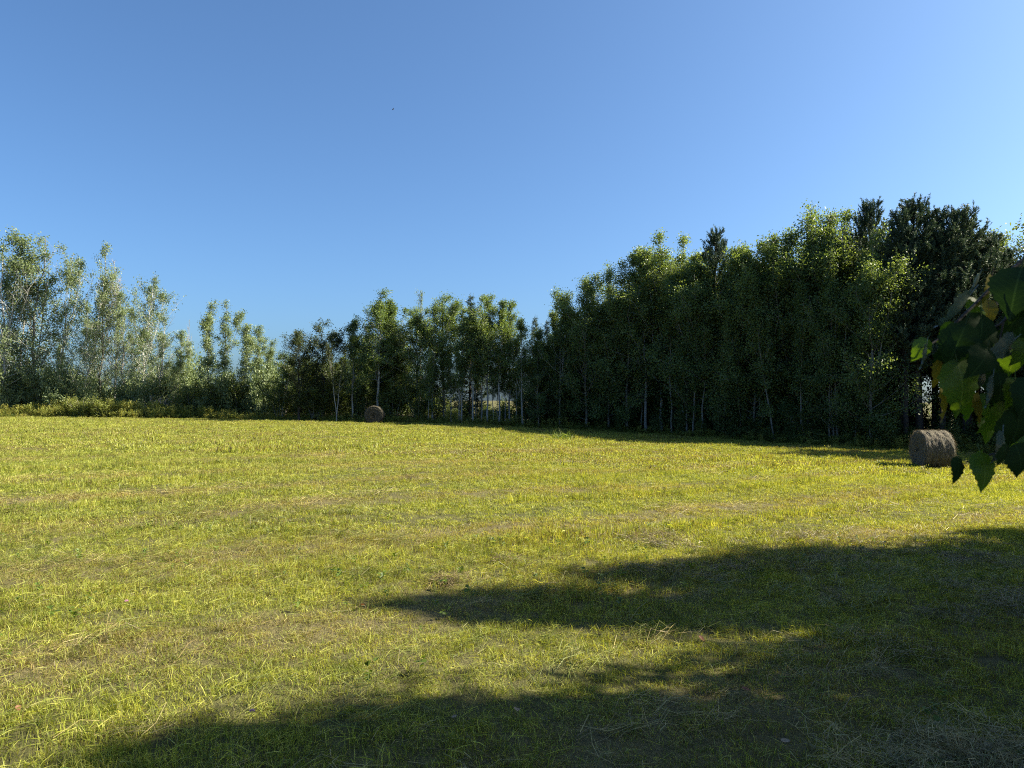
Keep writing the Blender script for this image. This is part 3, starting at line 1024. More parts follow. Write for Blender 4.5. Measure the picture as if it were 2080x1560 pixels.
# front row, from the left of the field to the right
FRONT = [
    ('silver', -60, 490, 50, 1.1, "tall silvery aspen beyond the left end of the treeline", 'n'),
    ('silver', 8, 478, 49, 1.1, "tall silvery aspen at the far left end of the treeline", 0),
    ('silver', 40, 520, 51, 1.0, "silvery aspen close behind the leftmost aspen of the treeline", 0),
    ('silver', 66, 466, 50, 1.15, "tallest silvery aspen of the left group, second from the left end", 2),
    ('silver', 118, 500, 50, 0.85, "silvery aspen leaning right beside the tallest one of the left group", 4),
    ('silver', 158, 570, 49, 0.9, "shorter silvery aspen with pale leaning trunk before the left group", 5),
    ('silver', 200, 500, 50, 0.8, "silvery aspen with thin spire top left of the bare pale tree", 1),
    ('dead', 236, 518, 50.5, 1.3, "bare pale dead tree with whitish twigs in the left group", 0),
    ('silver', 262, 590, 49, 1.0, "grey green aspen right in front of the bare pale tree", 0),
    ('silver', 280, 545, 51, 0.95, "aspen leaning out to the right at the end of the left group", 6),
    ('silver', 325, 640, 49, 1.2, "small spreading aspen where the treeline drops, right of the left group", 3),
    ('dead', 381, 640, 52, 0.5, "thin bare sapling sticking up in the dip of the left treeline", 0),
    ('silver_col', 362, 672, 48, 1.4, "low bushy aspen below the thin bare sapling", 0),
    ('silver_col', 422, 612, 47, 1.15, "narrow columnar aspen, left one of the two spires in the dip", 0),
    ('silver_col', 456, 614, 47.5, 1.15, "narrow columnar aspen, right one of the two spires in the dip", 1),
    ('silver_col', 495, 650, 46.5, 1.5, "leafy aspen right of the two narrow spires", 0),
    ('silver_col', 520, 662, 47, 1.3, "second leafy aspen right of the two narrow spires", 0),
    ('silver_col', 548, 690, 46, 1.3, "small thin aspen before the low gap in the treeline", 0),
    ('aspen', 575, 708, 46, 1.5, "low light green aspen in the gap left of the dark trees", 0),
    ('dark', 608, 678, 44.5, 1.25, "dark round broadleaf tree at the right side of the low gap", 0),
    ('dark', 656, 666, 45, 1.2, "dark broadleaf tree with sunlit cap behind the twin white birch", 0),
    ('birch', 684, 680, 44.0, 0.7, "twin stemmed white birch left of the far hay bale", 0),
    ('aspen', 716, 648, 45, 1.2, "light green aspen stepping up left above the far hay bale", 0),
    ('aspen', 766, 588, 45, 1.3, "tall bright aspen with pointed top right above the far hay bale", 0),
    ('column', 800, 608, 46, 1.3, "narrow aspen just right of the tall pointed one by the far bale", 0),
    ('dark', 800, 672, 46.5, 1.2, "dark shaded broadleaf tree behind the far hay bale", 0),
    ('wispy', 853, 585, 47, 0.7, "almost leafless wispy tree poking above the centre treeline", 0),
    ('aspen', 845, 622, 45.5, 1.2, "aspen below the almost leafless wispy top", 0),
    ('aspen', 878, 606, 44.5, 1.1, "aspen on the left shoulder of the round topped centre tree", 0),
    ('dense', 904, 594, 45, 1.1, "round topped green aspen in the middle of the centre wood", 0),
    ('column', 936, 612, 44, 1.2, "slim white trunked aspen left of the dark spruce tip", 0),
    ('spruce', 954, 588, 46, 1.0, "dark pointed spruce rising among the centre aspens", 0),
    ('column', 962, 625, 43.7, 1.2, "slim white trunked aspen in front of the dark spruce", 0),
    ('aspen', 990, 598, 44, 1.0, "bright aspen just right of the dark spruce tip", 0),
    ('column', 1012, 606, 43.8, 1.25, "white trunked aspen second right of the dark spruce", 0),
    ('aspen', 1034, 602, 44.4, 1.05, "open crowned aspen at the right end of the centre aspens", 0),
    ('column', 1062, 640, 43.6, 1.3, "lower aspen beside the notch between centre and right woods", 0),
    ('spruce', 1086, 634, 46, 0.9, "small spruce tip in the notch between centre and right woods", 0),
    ('spruce', 1110, 642, 47, 0.9, "second small spruce tip in the notch, the right one", 0),
    ('dense', 1094, 668, 43.6, 1.1, "sunlit low aspen filling the notch before the dark right wood", 0),
    ('aspen', 1138, 583, 43.6, 1.0, "aspen with a thin lifted top at the left end of the right wood", 0),
    ('dense', 1190, 552, 43.2, 1.05, "pointed aspen second from the left end of the right wood", 0),
    ('dense', 1238, 548, 43.0, 1.0, "aspen in the dip left of the rising right wood", 0),
    ('dense', 1275, 552, 42.5, 1.05, "rounded aspen where the right wood starts to rise", 0),
    ('aspen', 1312, 508, 42.2, 1.0, "aspen on the left shoulder of the tall twin topped aspen", 0),
    ('aspen', 1345, 465, 42.2, 1.05, "tall sunlit aspen, left one of the twin tops", 0),
    ('aspen', 1384, 474, 41.5, 1.1, "tall sunlit aspen, right one of the twin tops", 0),
    ('dense', 1415, 530, 40, 1.1, "aspen in the hollow left of the lone dark pine", 0),
    ('pine', 1450, 470, 40.0, 0.95, "lone dark pine standing among aspens in the right wood", 0),
    ('dense', 1492, 494, 39, 1.1, "bright aspen just right of the lone dark pine", 0),
    ('dense', 1530, 520, 38, 1.0, "aspen in the small dip right of the lone dark pine", 0),
    ('aspen', 1566, 456, 38, 1.05, "pale topped aspen left side of the broad sunlit crowns", 0),
    ('dense', 1604, 450, 37.5, 1.1, "broad sunlit aspen crown in the right wood", 0),
    ('dense', 1650, 434, 37, 1.1, "highest broad sunlit aspen crown in the right wood", 0),
    ('aspen', 1690, 428, 37, 1.0, "sunlit aspen between the broad crowns and the wispy top", 0),
    ('wispy', 1722, 414, 37.5, 1.0, "thin see through aspen top left of the pointed pine", 0),
    ('pine', 1768, 404, 36.0, 0.85, "pointed dark pine rising over an aspen left of the pine clump", 0),
    ('pine', 1712, 478, 36.5, 0.8, "lower dark pine left of the pointed pine", 0),
    ('dense', 1772, 472, 33.2, 1.0, "pale trunked aspen in front of the pointed pine", 0),
    ('dense', 1700, 560, 34.5, 1.0, "shorter aspen at the wood edge before the lower dark pine", 0),
    ('pine', 1868, 404, 34, 1.15, "tallest dark pine of the clump behind the near hay bale", 0),
    ('pine', 1838, 432, 33.5, 0.95, "left pine of the clump behind the near hay bale", 0),
    ('pine', 1915, 424, 33.6, 1.0, "dark pine in the middle of the clump above the near bale", 0),
    ('pine', 1962, 417, 33.5, 1.1, "dark pine at the right of the clump above the near bale", 0),
    ('pine', 2012, 470, 33.5, 1.1, "lowest pine of the clump, behind the hanging leaves", 0),
    ('aspen', 2056, 454, 38, 1.2, "pale lit aspen behind the pines at the right edge", 0),
    ('aspen', 2110, 455, 37, 1.2, "lit aspen just past the right edge behind the pines", 'n'),
]
for kd, px, yt, Y, w, lb, ln in FRONT:
    tree(kd, px, yt, Y, lb, w, None, ln if isinstance(ln, (int, float)) and ln else None)

# rows standing back inside the woods, kept below the skyline
SKY_P = [-500, 0, 60, 120, 200, 290, 345, 385, 440, 500, 560, 600, 660, 700, 766, 830, 900, 1040, 1080, 1140, 1200, 1270, 1345, 1390, 1450, 1530, 1600, 1690, 1780, 1870, 1960, 2060, 2500]
SKY_Y = [470, 480, 465, 490, 495, 535, 620, 660, 640, 660, 705, 680, 665, 650, 595, 625, 595, 605, 650, 590, 550, 545, 470, 475, 490, 515, 450, 430, 420, 405, 420, 455, 440]


def back_rows():
    rows = []
    for row, (dmin, dmax, step) in enumerate(((2.5, 4.5, 40), (5.5, 8.5, 42), (10, 15, 48))):
        px = -260
        while px < 2420:
            px += step * random.uniform(0.7, 1.3)
            ye = float(np.interp(px, EDGE_P, EDGE_Y))
            if px < 600 and row == 2:
                continue
            if px < 600 and random.random() < 0.45 + 0.25 * row:
                continue
            if 820 < px < 1080 and random.random() < 0.7:
                continue
            Y = ye + random.uniform(dmin, dmax)
            sk = float(np.interp(px, SKY_P, SKY_Y))
            yt = sk + random.uniform(45, 130) + (90 if px < 330 else 0)
            yt = min(yt, 740)
            if px < 600:
                kd = 'silver' if random.random() < 0.7 else 'silver_col'
            elif px > 1800 and random.random() < 0.9:
                kd = 'pine'
            elif 820 < px < 1080:
                kd = random.choice(['column', 'aspen', 'column'])
            else:
                kd = random.choice(['back', 'dense', 'back', 'sapling', 'dark'])
            rows.append((kd, px, yt, Y))
    return rows


for kd, px, yt, Y in back_rows():
    if px < 600:
        lb, g = "silvery aspen standing back behind the left treeline", "aspens behind the left treeline"
    elif px < 1100:
        lb, g = "slender tree standing back inside the centre wood", "trees inside the centre wood"
    elif kd == 'pine':
        lb, g = "dark pine standing back inside the right wood", "pines inside the right wood"
    else:
        lb, g = "shaded tree standing back inside the dark right wood", "trees inside the right wood"
    tree(kd, px, yt, Y, lb, random.uniform(1.0, 1.3), g)

# bare pale stems standing at the wood edge
STEMS = [905, 917, 934, 968, 978, 1003, 1010, 1026, 1048, 870, 885, 1365, 1395, 1408, 1424, 1470, 1505, 1572, 1625, 1684, 1692, 1150, 1300, 1540, 1735]
for px in STEMS:
    ye = float(np.interp(px, EDGE_P, EDGE_Y))
    Y = ye + random.uniform(0.7, 2.2)
    right = px > 1100
    order = ["first", "second", "third", "fourth", "fifth", "sixth", "seventh", "eighth", "ninth", "tenth", "eleventh", "twelfth", "thirteenth",
             "fourteenth", "fifteenth", "sixteenth", "seventeenth", "eighteenth", "nineteenth", "twentieth", "twenty-first", "twenty-second"]
    k_ = sum(1 for q in STEMS if (q > 1100) == right and q < px)
    tree('sapling' if right else 'column', px, float(np.interp(px, SKY_P, SKY_Y)) + random.uniform(40, 130), Y,
         (order[k_] + " thin pale sapling from the left along the right wood edge") if right else (order[k_] + " thin white aspen stem from the left in the centre wood"), random.uniform(0.8, 1.1),
         "pale saplings along the right wood edge" if right else "white stems of the centre wood", random.uniform(-9, 9) if right else random.uniform(-1.5, 1.5))

# the wood carries on beyond the right edge of the view; it shades what lies left of it
for (x, y, h) in [(27, 30, 12), (31, 34, 13), (30.5, 37, 13), (33, 29, 12), (37, 33, 13), (34, 42, 13), (38, 40, 13), (42, 36, 13), (25.5, 28, 11)]:
    tree('back', 0, 0, 0, "tree of the right wood beyond the edge of the view", 1.2, "trees beyond the right edge", xy=(x, y), height=h)

# shrubs along the edge
SK = {'green': [shrub(1300 + i, "shrub", M['under_leaf'], 2.3, 1.5, 5200, 0.085) for i in range(4)],
      'gold': [shrub(1320 + i, "goldenrod_bush", M['goldenrod'], 1.3, 1.3, 4000, 0.07) for i in range(2)],
      'silver': [shrub(1340 + i, "willow_shrub", M['silver_leaf'], 3.2, 1.7, 5200, 0.09) for i in range(3)],
      'brush': [shrub(1360, "brush_pile", None, 1.5, 2.0, 0, 0.1, M['dead_wood'], 26)]}
SH = [('silver', 20, 49.8, 1.0, "pale leafy bush under the leftmost aspens"), ('silver', 90, 50, 1.1, "pale leafy bush below the tallest left aspen"),
      ('silver', 150, 49.6, 1.0, "silvery bush left of the yellow weed patch"), ('gold', 172, 48.9, 1.0, "yellow green bushy weeds, left clump by the left treeline"),
      ('gold', 212, 48.8, 1.05, "yellow green bushy weeds, right clump by the left treeline"), ('silver', 262, 49.4, 0.9, "grey green bush under the aspen before the bare tree"),
      ('brush', 322, 48.6, 1.0, "tangle of bare dead branches at the foot of the left treeline"), ('silver', 345, 50, 1.1, "leafy bush behind the tangle of dead branches"),
      ('green', 390, 48.4, 1.2, "dark bush below the thin bare sapling"), ('green', 440, 48, 1.2, "dark bush under the two narrow spires"),
      ('green', 485, 47.2, 1.3, "dark bush right of the two narrow spires"), ('green', 530, 46.8, 1.2, "dark bush under the small thin aspen"),
      ('green', 570, 46.3, 1.2, "dark bush in the low gap of the treeline"), ('green', 640, 45, 1.1, "dark bush left of the twin birch"),
      ('green', 728, 45.5, 1.0, "bush just left behind the far hay bale"), ('green', 800, 45, 1.2, "bush just right behind the far hay bale"),
      ('green', 850, 44.6, 1.0, "low bush at the left end of the white trunks"), ('green', 1075, 44.6, 1.1, "bush at the right end of the white trunks"),
      ('green', 1120, 44.8, 1.1, "bush at the left foot of the right wood"), ('green', 1480, 38, 0.9, "shaded bush below the lone dark pine"),
      ('green', 1635, 35.3, 0.8, "small lit bush between trunks at the foot of the right wood"), ('green', 1730, 34.2, 0.9, "bush left of the pale trunked aspen"),
      ('green', 1800, 33.0, 0.8, "bush left behind the near hay bale")]
for i, (kd, px, Y, s, lb) in enumerate(SH):
    Y += 2.0 if (px < 560 and kd != 'gold') else 0
    x, y = at(px, Y)
    o = empty('brush_pile' if kd == 'brush' else 'shrub', (x, y, Hs(x, y)), random.uniform(0, 6.28), (s, s, s))
    tag(o, lb, 'bush' if kd != 'brush' else 'branches')
    sm, fm = SK[kd][i % len(SK[kd])]
    part('stem', sm, o)
    if fm:
        part('foliage', fm, o)

# ------------------------------------------------------------------ trees beside the viewer, out of frame; they throw the near shadows
for i, (x, y, h, w) in enumerate([(11.2, 6.8, 8.7, 0.55), (12.6, 8.0, 8.6, 0.8), (15.0, 9.0, 9.0, 0.95), (18.8, 11.2, 8.8, 0.95), (23.5, 14.0, 8.0, 0.9),
                                  (8.6, 3.95, 7.5, 0.75), (8.0, 2.5, 7.7, 0.8), (13.2, 5.6, 8.4, 0.85), (17.0, 7.0, 9.0, 1.0), (7.4, 0.9, 7.0, 1.0), (11.5, 3.6, 8.6, 0.8), (10.0, 0.6, 9.0, 1.1), (12.5, 4.0, 8.0, 0.6), (6.5, -2.2, 8, 1.0)]):
    tree('shade', 0, 0, 0, "leafy tree on the right beyond the edge of the view, shading the near grass", w, "shade trees beside the viewer", xy=(x, y), height=h)


# ------------------------------------------------------------------ hay bales
def bale_body(seed, r=0.62, L=0.9, m=None):
    rg = np.random.default_rng(seed)
    nu, nv = 96, 44
    prof = []       # (x along the axis, radius)
    for s in np.linspace(0, 1, 10):
        prof.append((-L / 2 + 0.012 * math.sin(s * 14), 0.02 + s * (r - 0.10)))
    for s in np.linspace(0.15, 1, 5):
        a = s * math.pi / 2
        prof.append((-L / 2 + 0.09 * (1 - math.cos(a)), r - 0.09 + 0.09 * math.sin(a)))
    for s in np.linspace(0, 1, 22)[1:-1]:
        x_ = -L / 2 + 0.09 + s * (L - 0.18)
        prof.append((x_, r + 0.006 * math.cos(s * 2 * math.pi * 3.3) + 0.006 * math.cos(s * 2 * math.pi * 5.1 + 1) + 0.006 * rg.normal()))
    half = prof[:15]
    for x_, rr in reversed(half):
        prof.append((-x_, rr))
    prof = np.array(prof)
    th = np.arange(nu) / nu * 2 * math.pi
    v = []
    for k, (x_, rr) in enumerate(prof):
        bump = 1 + 0.010 * np.sin(th * 5 + k * 0.5) + 0.012 * np.sin(th * 9 - k * 0.9) + 0.010 * rg.normal(size=nu)
        yy = rr * bump * np.cos(th) * 1.02
        zz = rr * bump * np.sin(th)
        zz = np.where(zz < -r * 0.93, -r * 0.93 + (zz + r * 0.93) * 0.2, zz)
        v.append(np.stack([np.full(nu, x_) + 0.008 * rg.normal(size=nu), yy, zz + r * 0.94], 1))
    v = np.concatenate(v)
    n = len(prof)
    i, j = np.meshgrid(np.arange(n - 1), np.arange(nu), indexing='ij')
    j2 = (j + 1) % nu
    q = np.stack([i * nu + j, i * nu + j2, (i + 1) * nu + j2, (i + 1) * nu + j], -1).reshape(-1, 4)
    caps = [np.arange(nu)[::-1][None, :], (np.arange(nu) + (n - 1) * nu)[None, :]]
    return mesh_np("bale_body", v, [q] + caps, m or M['hay'], True)


def bale_fibres(seed, r=0.62, L=0.9, n=5600):
    rg = np.random.default_rng(seed)
    V, F = [], []
    # wound fibres on the barrel, spiral fibres on the ends, loose ends sticking out
    k = int(n * 0.62)
    x = rg.uniform(-L / 2 + 0.03, L / 2 - 0.03, k)
    s_ = (x + L / 2 - 0.09) / (L - 0.18)
    th = rg.uniform(0, 6.283, k)
    rr = r + 0.006 * np.cos(s_ * 2 * math.pi * 3.3) + rg.uniform(-0.005, 0.02, k)
    c = np.stack([x, rr * np.cos(th), rr * np.sin(th) + r * 0.94], 1)
    tg_ = np.stack([rg.normal(0, 0.25, k), -np.sin(th), np.cos(th)], 1)
    nr = np.stack([np.zeros(k), np.cos(th), np.sin(th)], 1)
    out = rg.exponential(0.10, k)[:, None]
    d1 = tg_ + nr * out
    ke = n - k
    sgn = np.where(rg.random(ke) < 0.5, -1.0, 1.0)
    th2 = rg.uniform(0, 6.283, ke)
    r2 = r * np.sqrt(rg.uniform(0.01, 0.93, ke))
    c2 = np.stack([sgn * (L / 2 + 0.004), r2 * np.cos(th2), r2 * np.sin(th2) + r * 0.94], 1)
    tg2 = np.stack([np.zeros(ke), -np.sin(th2), np.cos(th2)], 1) + rg.normal(size=(ke, 3)) * 0.3
    nr2 = np.stack([sgn, np.zeros(ke), np.zeros(ke)], 1)
    d2 = tg2 + nr2 * (rg.exponential(0.12, ke)[:, None] + 0.02)
    c = np.concatenate([c, c2])
    d = np.concatenate([d1, d2])
    nn = np.concatenate([nr, nr2])
    ok = c[:, 2] > 0.02
    c, d, nn = c[ok], d[ok], nn[ok]
    d /= np.linalg.norm(d, axis=1)[:, None]
    s = np.cross(d, nn)
    s /= np.linalg.norm(s, axis=1)[:, None] + 1e-9
    m_ = len(c)
    l = rg.uniform(0.05, 0.19, m_)[:, None]
    w = (rg.uniform(0.003, 0.007, m_) * 0.5)[:, None]
    e = c + d * l
    v = np.stack([c - s * w, c + s * w, e + s * w * 0.5, e - s * w * 0.5], 1).reshape(-1, 3)
    return mesh_np("bale_fibres", v, [np.arange(m_ * 4).reshape(-1, 4)], M['hay_fibre'])


def bale(x, y, rz, label, seed, s=1.0, m=None, nf=5600):
    o = empty("hay_bale", (x, y, Hs(x, y) - 0.01), rz, (s, s, s))
    tag(o, label, "hay bale", "round hay bales on the field")
    part("bale_body", bale_body(seed, m=m), o)
    f = part("loose_straw", bale_fibres(seed + 1, n=nf), o)
    f['kind'] = 'stuff'
    return o


bx, by = at(1891, 23.5)
bale(bx, by, R(-5), "round hay bale lying on its side by the pines, near the hanging leaves", 500, 1.0)
bx2, by2 = at(761, 42.6)
bale(bx2, by2, R(92), "far round hay bale seen end on at the foot of the centre treeline", 510, 0.88, M['shaded_hay'], 1100)

# tuft of tall pale grass left standing in the treeline's shadow
tf2 = blades(530, 130, 0.35, 0.42, 0.014, 0.25, M['tall_grass'], 0.6, name="grass_clump")
for (px, Y, lb, s) in [(1142, 31.5, "tuft of pale tall grass left standing at the shadow edge of the field", 1.3)]:
    x, y = at(px, Y)
    o = part('blades', tf2, empty('grass_tuft', (x, y, Hs(x, y)), 0.4, (s, s, s * 0.9)))
    tag(o.parent, lb, 'grass tuft')
# heap of dead grass in the middle distance
dg = stalks(540, 240, 0.22, 0.004, 0.15, 0.11, M['dead_straw'], 1.4, name="dead_grass_heap")
for (px, py, lb, s) in [(1020, 1140, "small brown heap of dead grass just above the near shadow", 0.7), (832, 986, "small dark brown patch of dead grass in the sunlit field", 0.7),
                        (905, 1188, "dark clump of dried stalks at the left tip of the near shadow", 0.8)]:
    Y = EYE * FPX / (py - HY)
    x, y = at(px, Y)
    o = empty('dead_grass_heap', (x, y, Hs(x, y)), 0.6, (s, s * 1.2, s))
    tag(o, lb, 'dead grass')
    part('stalks', dg, o)

# ------------------------------------------------------------------ leaves: one serrated leaf outline for the hanging branch and for the fallen ones


def leaf_mesh(name, m, width=0.72, fold=0.18, droop=0.25, tipw=1.0, seed=0):
    """unit leaf hanging along -Z from its stalk at the origin, face to -Y"""
    rg = np.random.default_rng(seed)
    n = 15
    t = np.linspace(0, 1, n)
    w = 0.5 * width * (np.sin(np.pi * np.clip(t, 0, 1) ** 0.62)) ** 0.85 * (1 - 0.42 * t ** 2)
    w[0] = 0.02
    w[1] = max(w[1], 0.28 * width)
    w[-1] = 0.0
    ser = 1 + 0.06 * ((np.arange(n) % 2) * 2 - 1)
    w = w * ser
    zc = -t
    notch = np.where(t < 0.08, 0.06, 0)
    yb = droop * t ** 2 - 0.08 * np.sin(t * 3.0)
    curl = rg.uniform(-0.08, 0.08)
    V, F = [], []
    for i in range(n):
        for sx in (-1, -0.5, 0, 0.5, 1):
            V.append((sx * w[i] + curl * t[i] ** 2, yb[i] + fold * abs(sx) * w[i] * 1.2 + 0.02 * rg.normal() * abs(sx), zc[i] + notch[i] * abs(sx)))
    for i in range(n - 1):
        for j in range(4):
            a = i * 5 + j
            F.append((a, a + 1, a + 6, a + 5))
    # stalk
    k = len(V)
    for z_, r_ in ((0.0, 0.012), (0.3, 0.010)):
        for a in range(4):
            V.append((math.cos(a * math.pi / 2) * r_, math.sin(a * math.pi / 2) * r_ + 0.05 * z_, z_))
    for a in range(4):
        F.append((k + a, k + (a + 1) % 4, k + 4 + (a + 1) % 4, k + 4 + a))
    return mesh_np(name, np.array(V), [np.array(F)], m, True)


def near_leaf_mat(name, c1, c2, vein, trans, rough, spec, tint):
    m, nt, out = mat(name)
    tc = nt.nodes.new("ShaderNodeTexCoord")
    sp = nt.nodes.new("ShaderNodeSeparateXYZ")
    nt.links.new(tc.outputs["Object"], sp.inputs[0])
    n1 = noise(nt, tc.outputs["Object"], 5.0, 4, 0.6)
    col = mixc(nt, n1, c1, c2)
    ax = mathn(nt, 'ABSOLUTE', sp.outputs[0])
    mid = mathn(nt, 'LESS_THAN', ax, 0.012)
    vz = mathn(nt, 'ADD', mathn(nt, 'MULTIPLY', sp.outputs[2], 9.0), mathn(nt, 'MULTIPLY', ax, -9.0))
    fr = mathn(nt, 'FRACT', vz)
    sv = mathn(nt, 'LESS_THAN', fr, 0.09)
    f = mathn(nt, 'MAXIMUM', mid, mathn(nt, 'MULTIPLY', sv, 0.6))
    col = mixc(nt, f, col, vein)
    tcol = mixc(nt, 1.0, col, tint, 'MULTIPLY')
    leafy(nt, out, col, trans, rough, spec, tcol)
    return m


LM = {'dark': near_leaf_mat("leaf_dark_green", (0.012, 0.026, 0.010), (0.022, 0.042, 0.013), (0.035, 0.06, 0.022), 0.28, 0.65, 0.1, (1.4, 1.7, 0.4)),  # leaves hanging in shade, the dimness put into their green
      'green': near_leaf_mat("leaf_green", (0.040, 0.085, 0.014), (0.075, 0.130, 0.020), (0.10, 0.15, 0.045), 0.55, 0.42, 0.4, (1.8, 1.7, 0.3)),  # brighter copy of the same leaf, backlight put into its colour
      'yellow': near_leaf_mat("leaf_yellow", (0.13, 0.12, 0.022), (0.20, 0.17, 0.03), (0.10, 0.07, 0.03), 0.5, 0.5, 0.3, (1.5, 1.3, 0.4)),
      'pale': near_leaf_mat("leaf_underside", (0.05, 0.075, 0.060), (0.085, 0.115, 0.095), (0.12, 0.15, 0.13), 0.25, 0.35, 0.7, (1.1, 1.2, 0.6)),
      'rust': near_leaf_mat("leaf_rust", (0.15, 0.055, 0.028), (0.24, 0.10, 0.05), (0.10, 0.04, 0.025), 0.3, 0.6, 0.3, (1.4, 1.0, 0.6)),
      'buff': near_leaf_mat("leaf_buff", (0.20, 0.145, 0.09), (0.30, 0.23, 0.15), (0.15, 0.10, 0.06), 0.2, 0.6, 0.3, (1.1, 1.0, 0.8))}
LF = {k: [leaf_mesh("leaf_" + k, LM[k], wd_, fo_, dr_, 1, sd_) for wd_, fo_, dr_, sd_ in ((0.74, 0.15, 0.25, 1), (0.66, 0.35, 0.1, 2), (0.8, 0.1, 0.4, 3))] for k in LM}


def D(px, py, d):
    return Vector(((px - CX) / FPX * d, d, EYE + (HY - py) / FPX * d))


tx, ty = 3.4, 0.6
near_tree = empty("birch_tree", (tx, ty, Hs(tx, ty)), 0, (1, 1, 1))
tag(near_tree, "broad leaved tree whose low branch hangs into the right edge of the view", "tree")
tm, cm = broad_tree(2000, "near_birch", M['grey_bark'], M['dark_leaf'], 6.2, 0.5, 46, 0.22, 'aspen', (0.06, -0.05), 9, 30, 0.13, 45, 0.2, 0.12)
part("trunk", tm, near_tree)
part("crown", cm, near_tree)
B = Tubes()


def limb(pts, r0_, r1_):
    pts = np.array([list(p) for p in pts])
    # smooth by Catmull style resample
    t = np.linspace(0, len(pts) - 1, (len(pts) - 1) * 4 + 1)
    idx = np.arange(len(pts))
    sm = np.stack([np.interp(t, idx, pts[:, i]) for i in range(3)], 1)
    for _ in range(2):
        sm[1:-1] = 0.25 * sm[:-2] + 0.5 * sm[1:-1] + 0.25 * sm[2:]
    B.add(sm, np.linspace(r0_, r1_, len(sm)), 6)
    return sm


base_z = Hs(tx, ty)
root = Vector((tx + 0.03, ty, 2.9))
limb([root, (2.6, 1.15, 2.75), (1.7, 1.2, 2.35), D(2190, 440, 1.15)], 0.02, 0.0045)
limb([D(2190, 440, 1.15), D(2090, 520, 1.14), D(2025, 575, 1.13), D(1962, 638, 1.12), D(1900, 697, 1.11), D(1872, 706, 1.1)], 0.0038, 0.0010)
limb([D(2190, 440, 1.15), D(2110, 560, 1.2), D(2058, 630, 1.2), D(2035, 660, 1.2), D(2000, 668, 1.2)], 0.0045, 0.0012)
limb([D(2040, 655, 1.2), D(2033, 690, 1.2)], 0.0018, 0.0010)
limb([(1.7, 1.25, 2.35), D(2280, 640, 1.05), D(2150, 640, 1.05), D(2085, 690, 1.05), D(2050, 722, 1.05)], 0.007, 0.0014)
limb([D(2280, 640, 1.05), D(2160, 760, 1.08), D(2095, 800, 1.08), D(2073, 838, 1.08)], 0.005, 0.0014)
limb([D(2160, 760, 1.08), D(2140, 880, 1.05), D(2060, 915, 1.05), D(2000, 925, 1.05), D(1960, 938, 1.05)], 0.0035, 0.001)
brm = B.mesh("hanging_branch", M['dark_bark'])
# branch mesh is in world coordinates; bring it into the tree's frame
co = np.zeros(len(brm.vertices) * 3, np.float32)
brm.vertices.foreach_get("co", co)
co = co.reshape(-1, 3) - np.array([tx, ty, base_z], np.float32)
brm.vertices.foreach_set("co", co.ravel())
branch = part("branch", brm, near_tree)

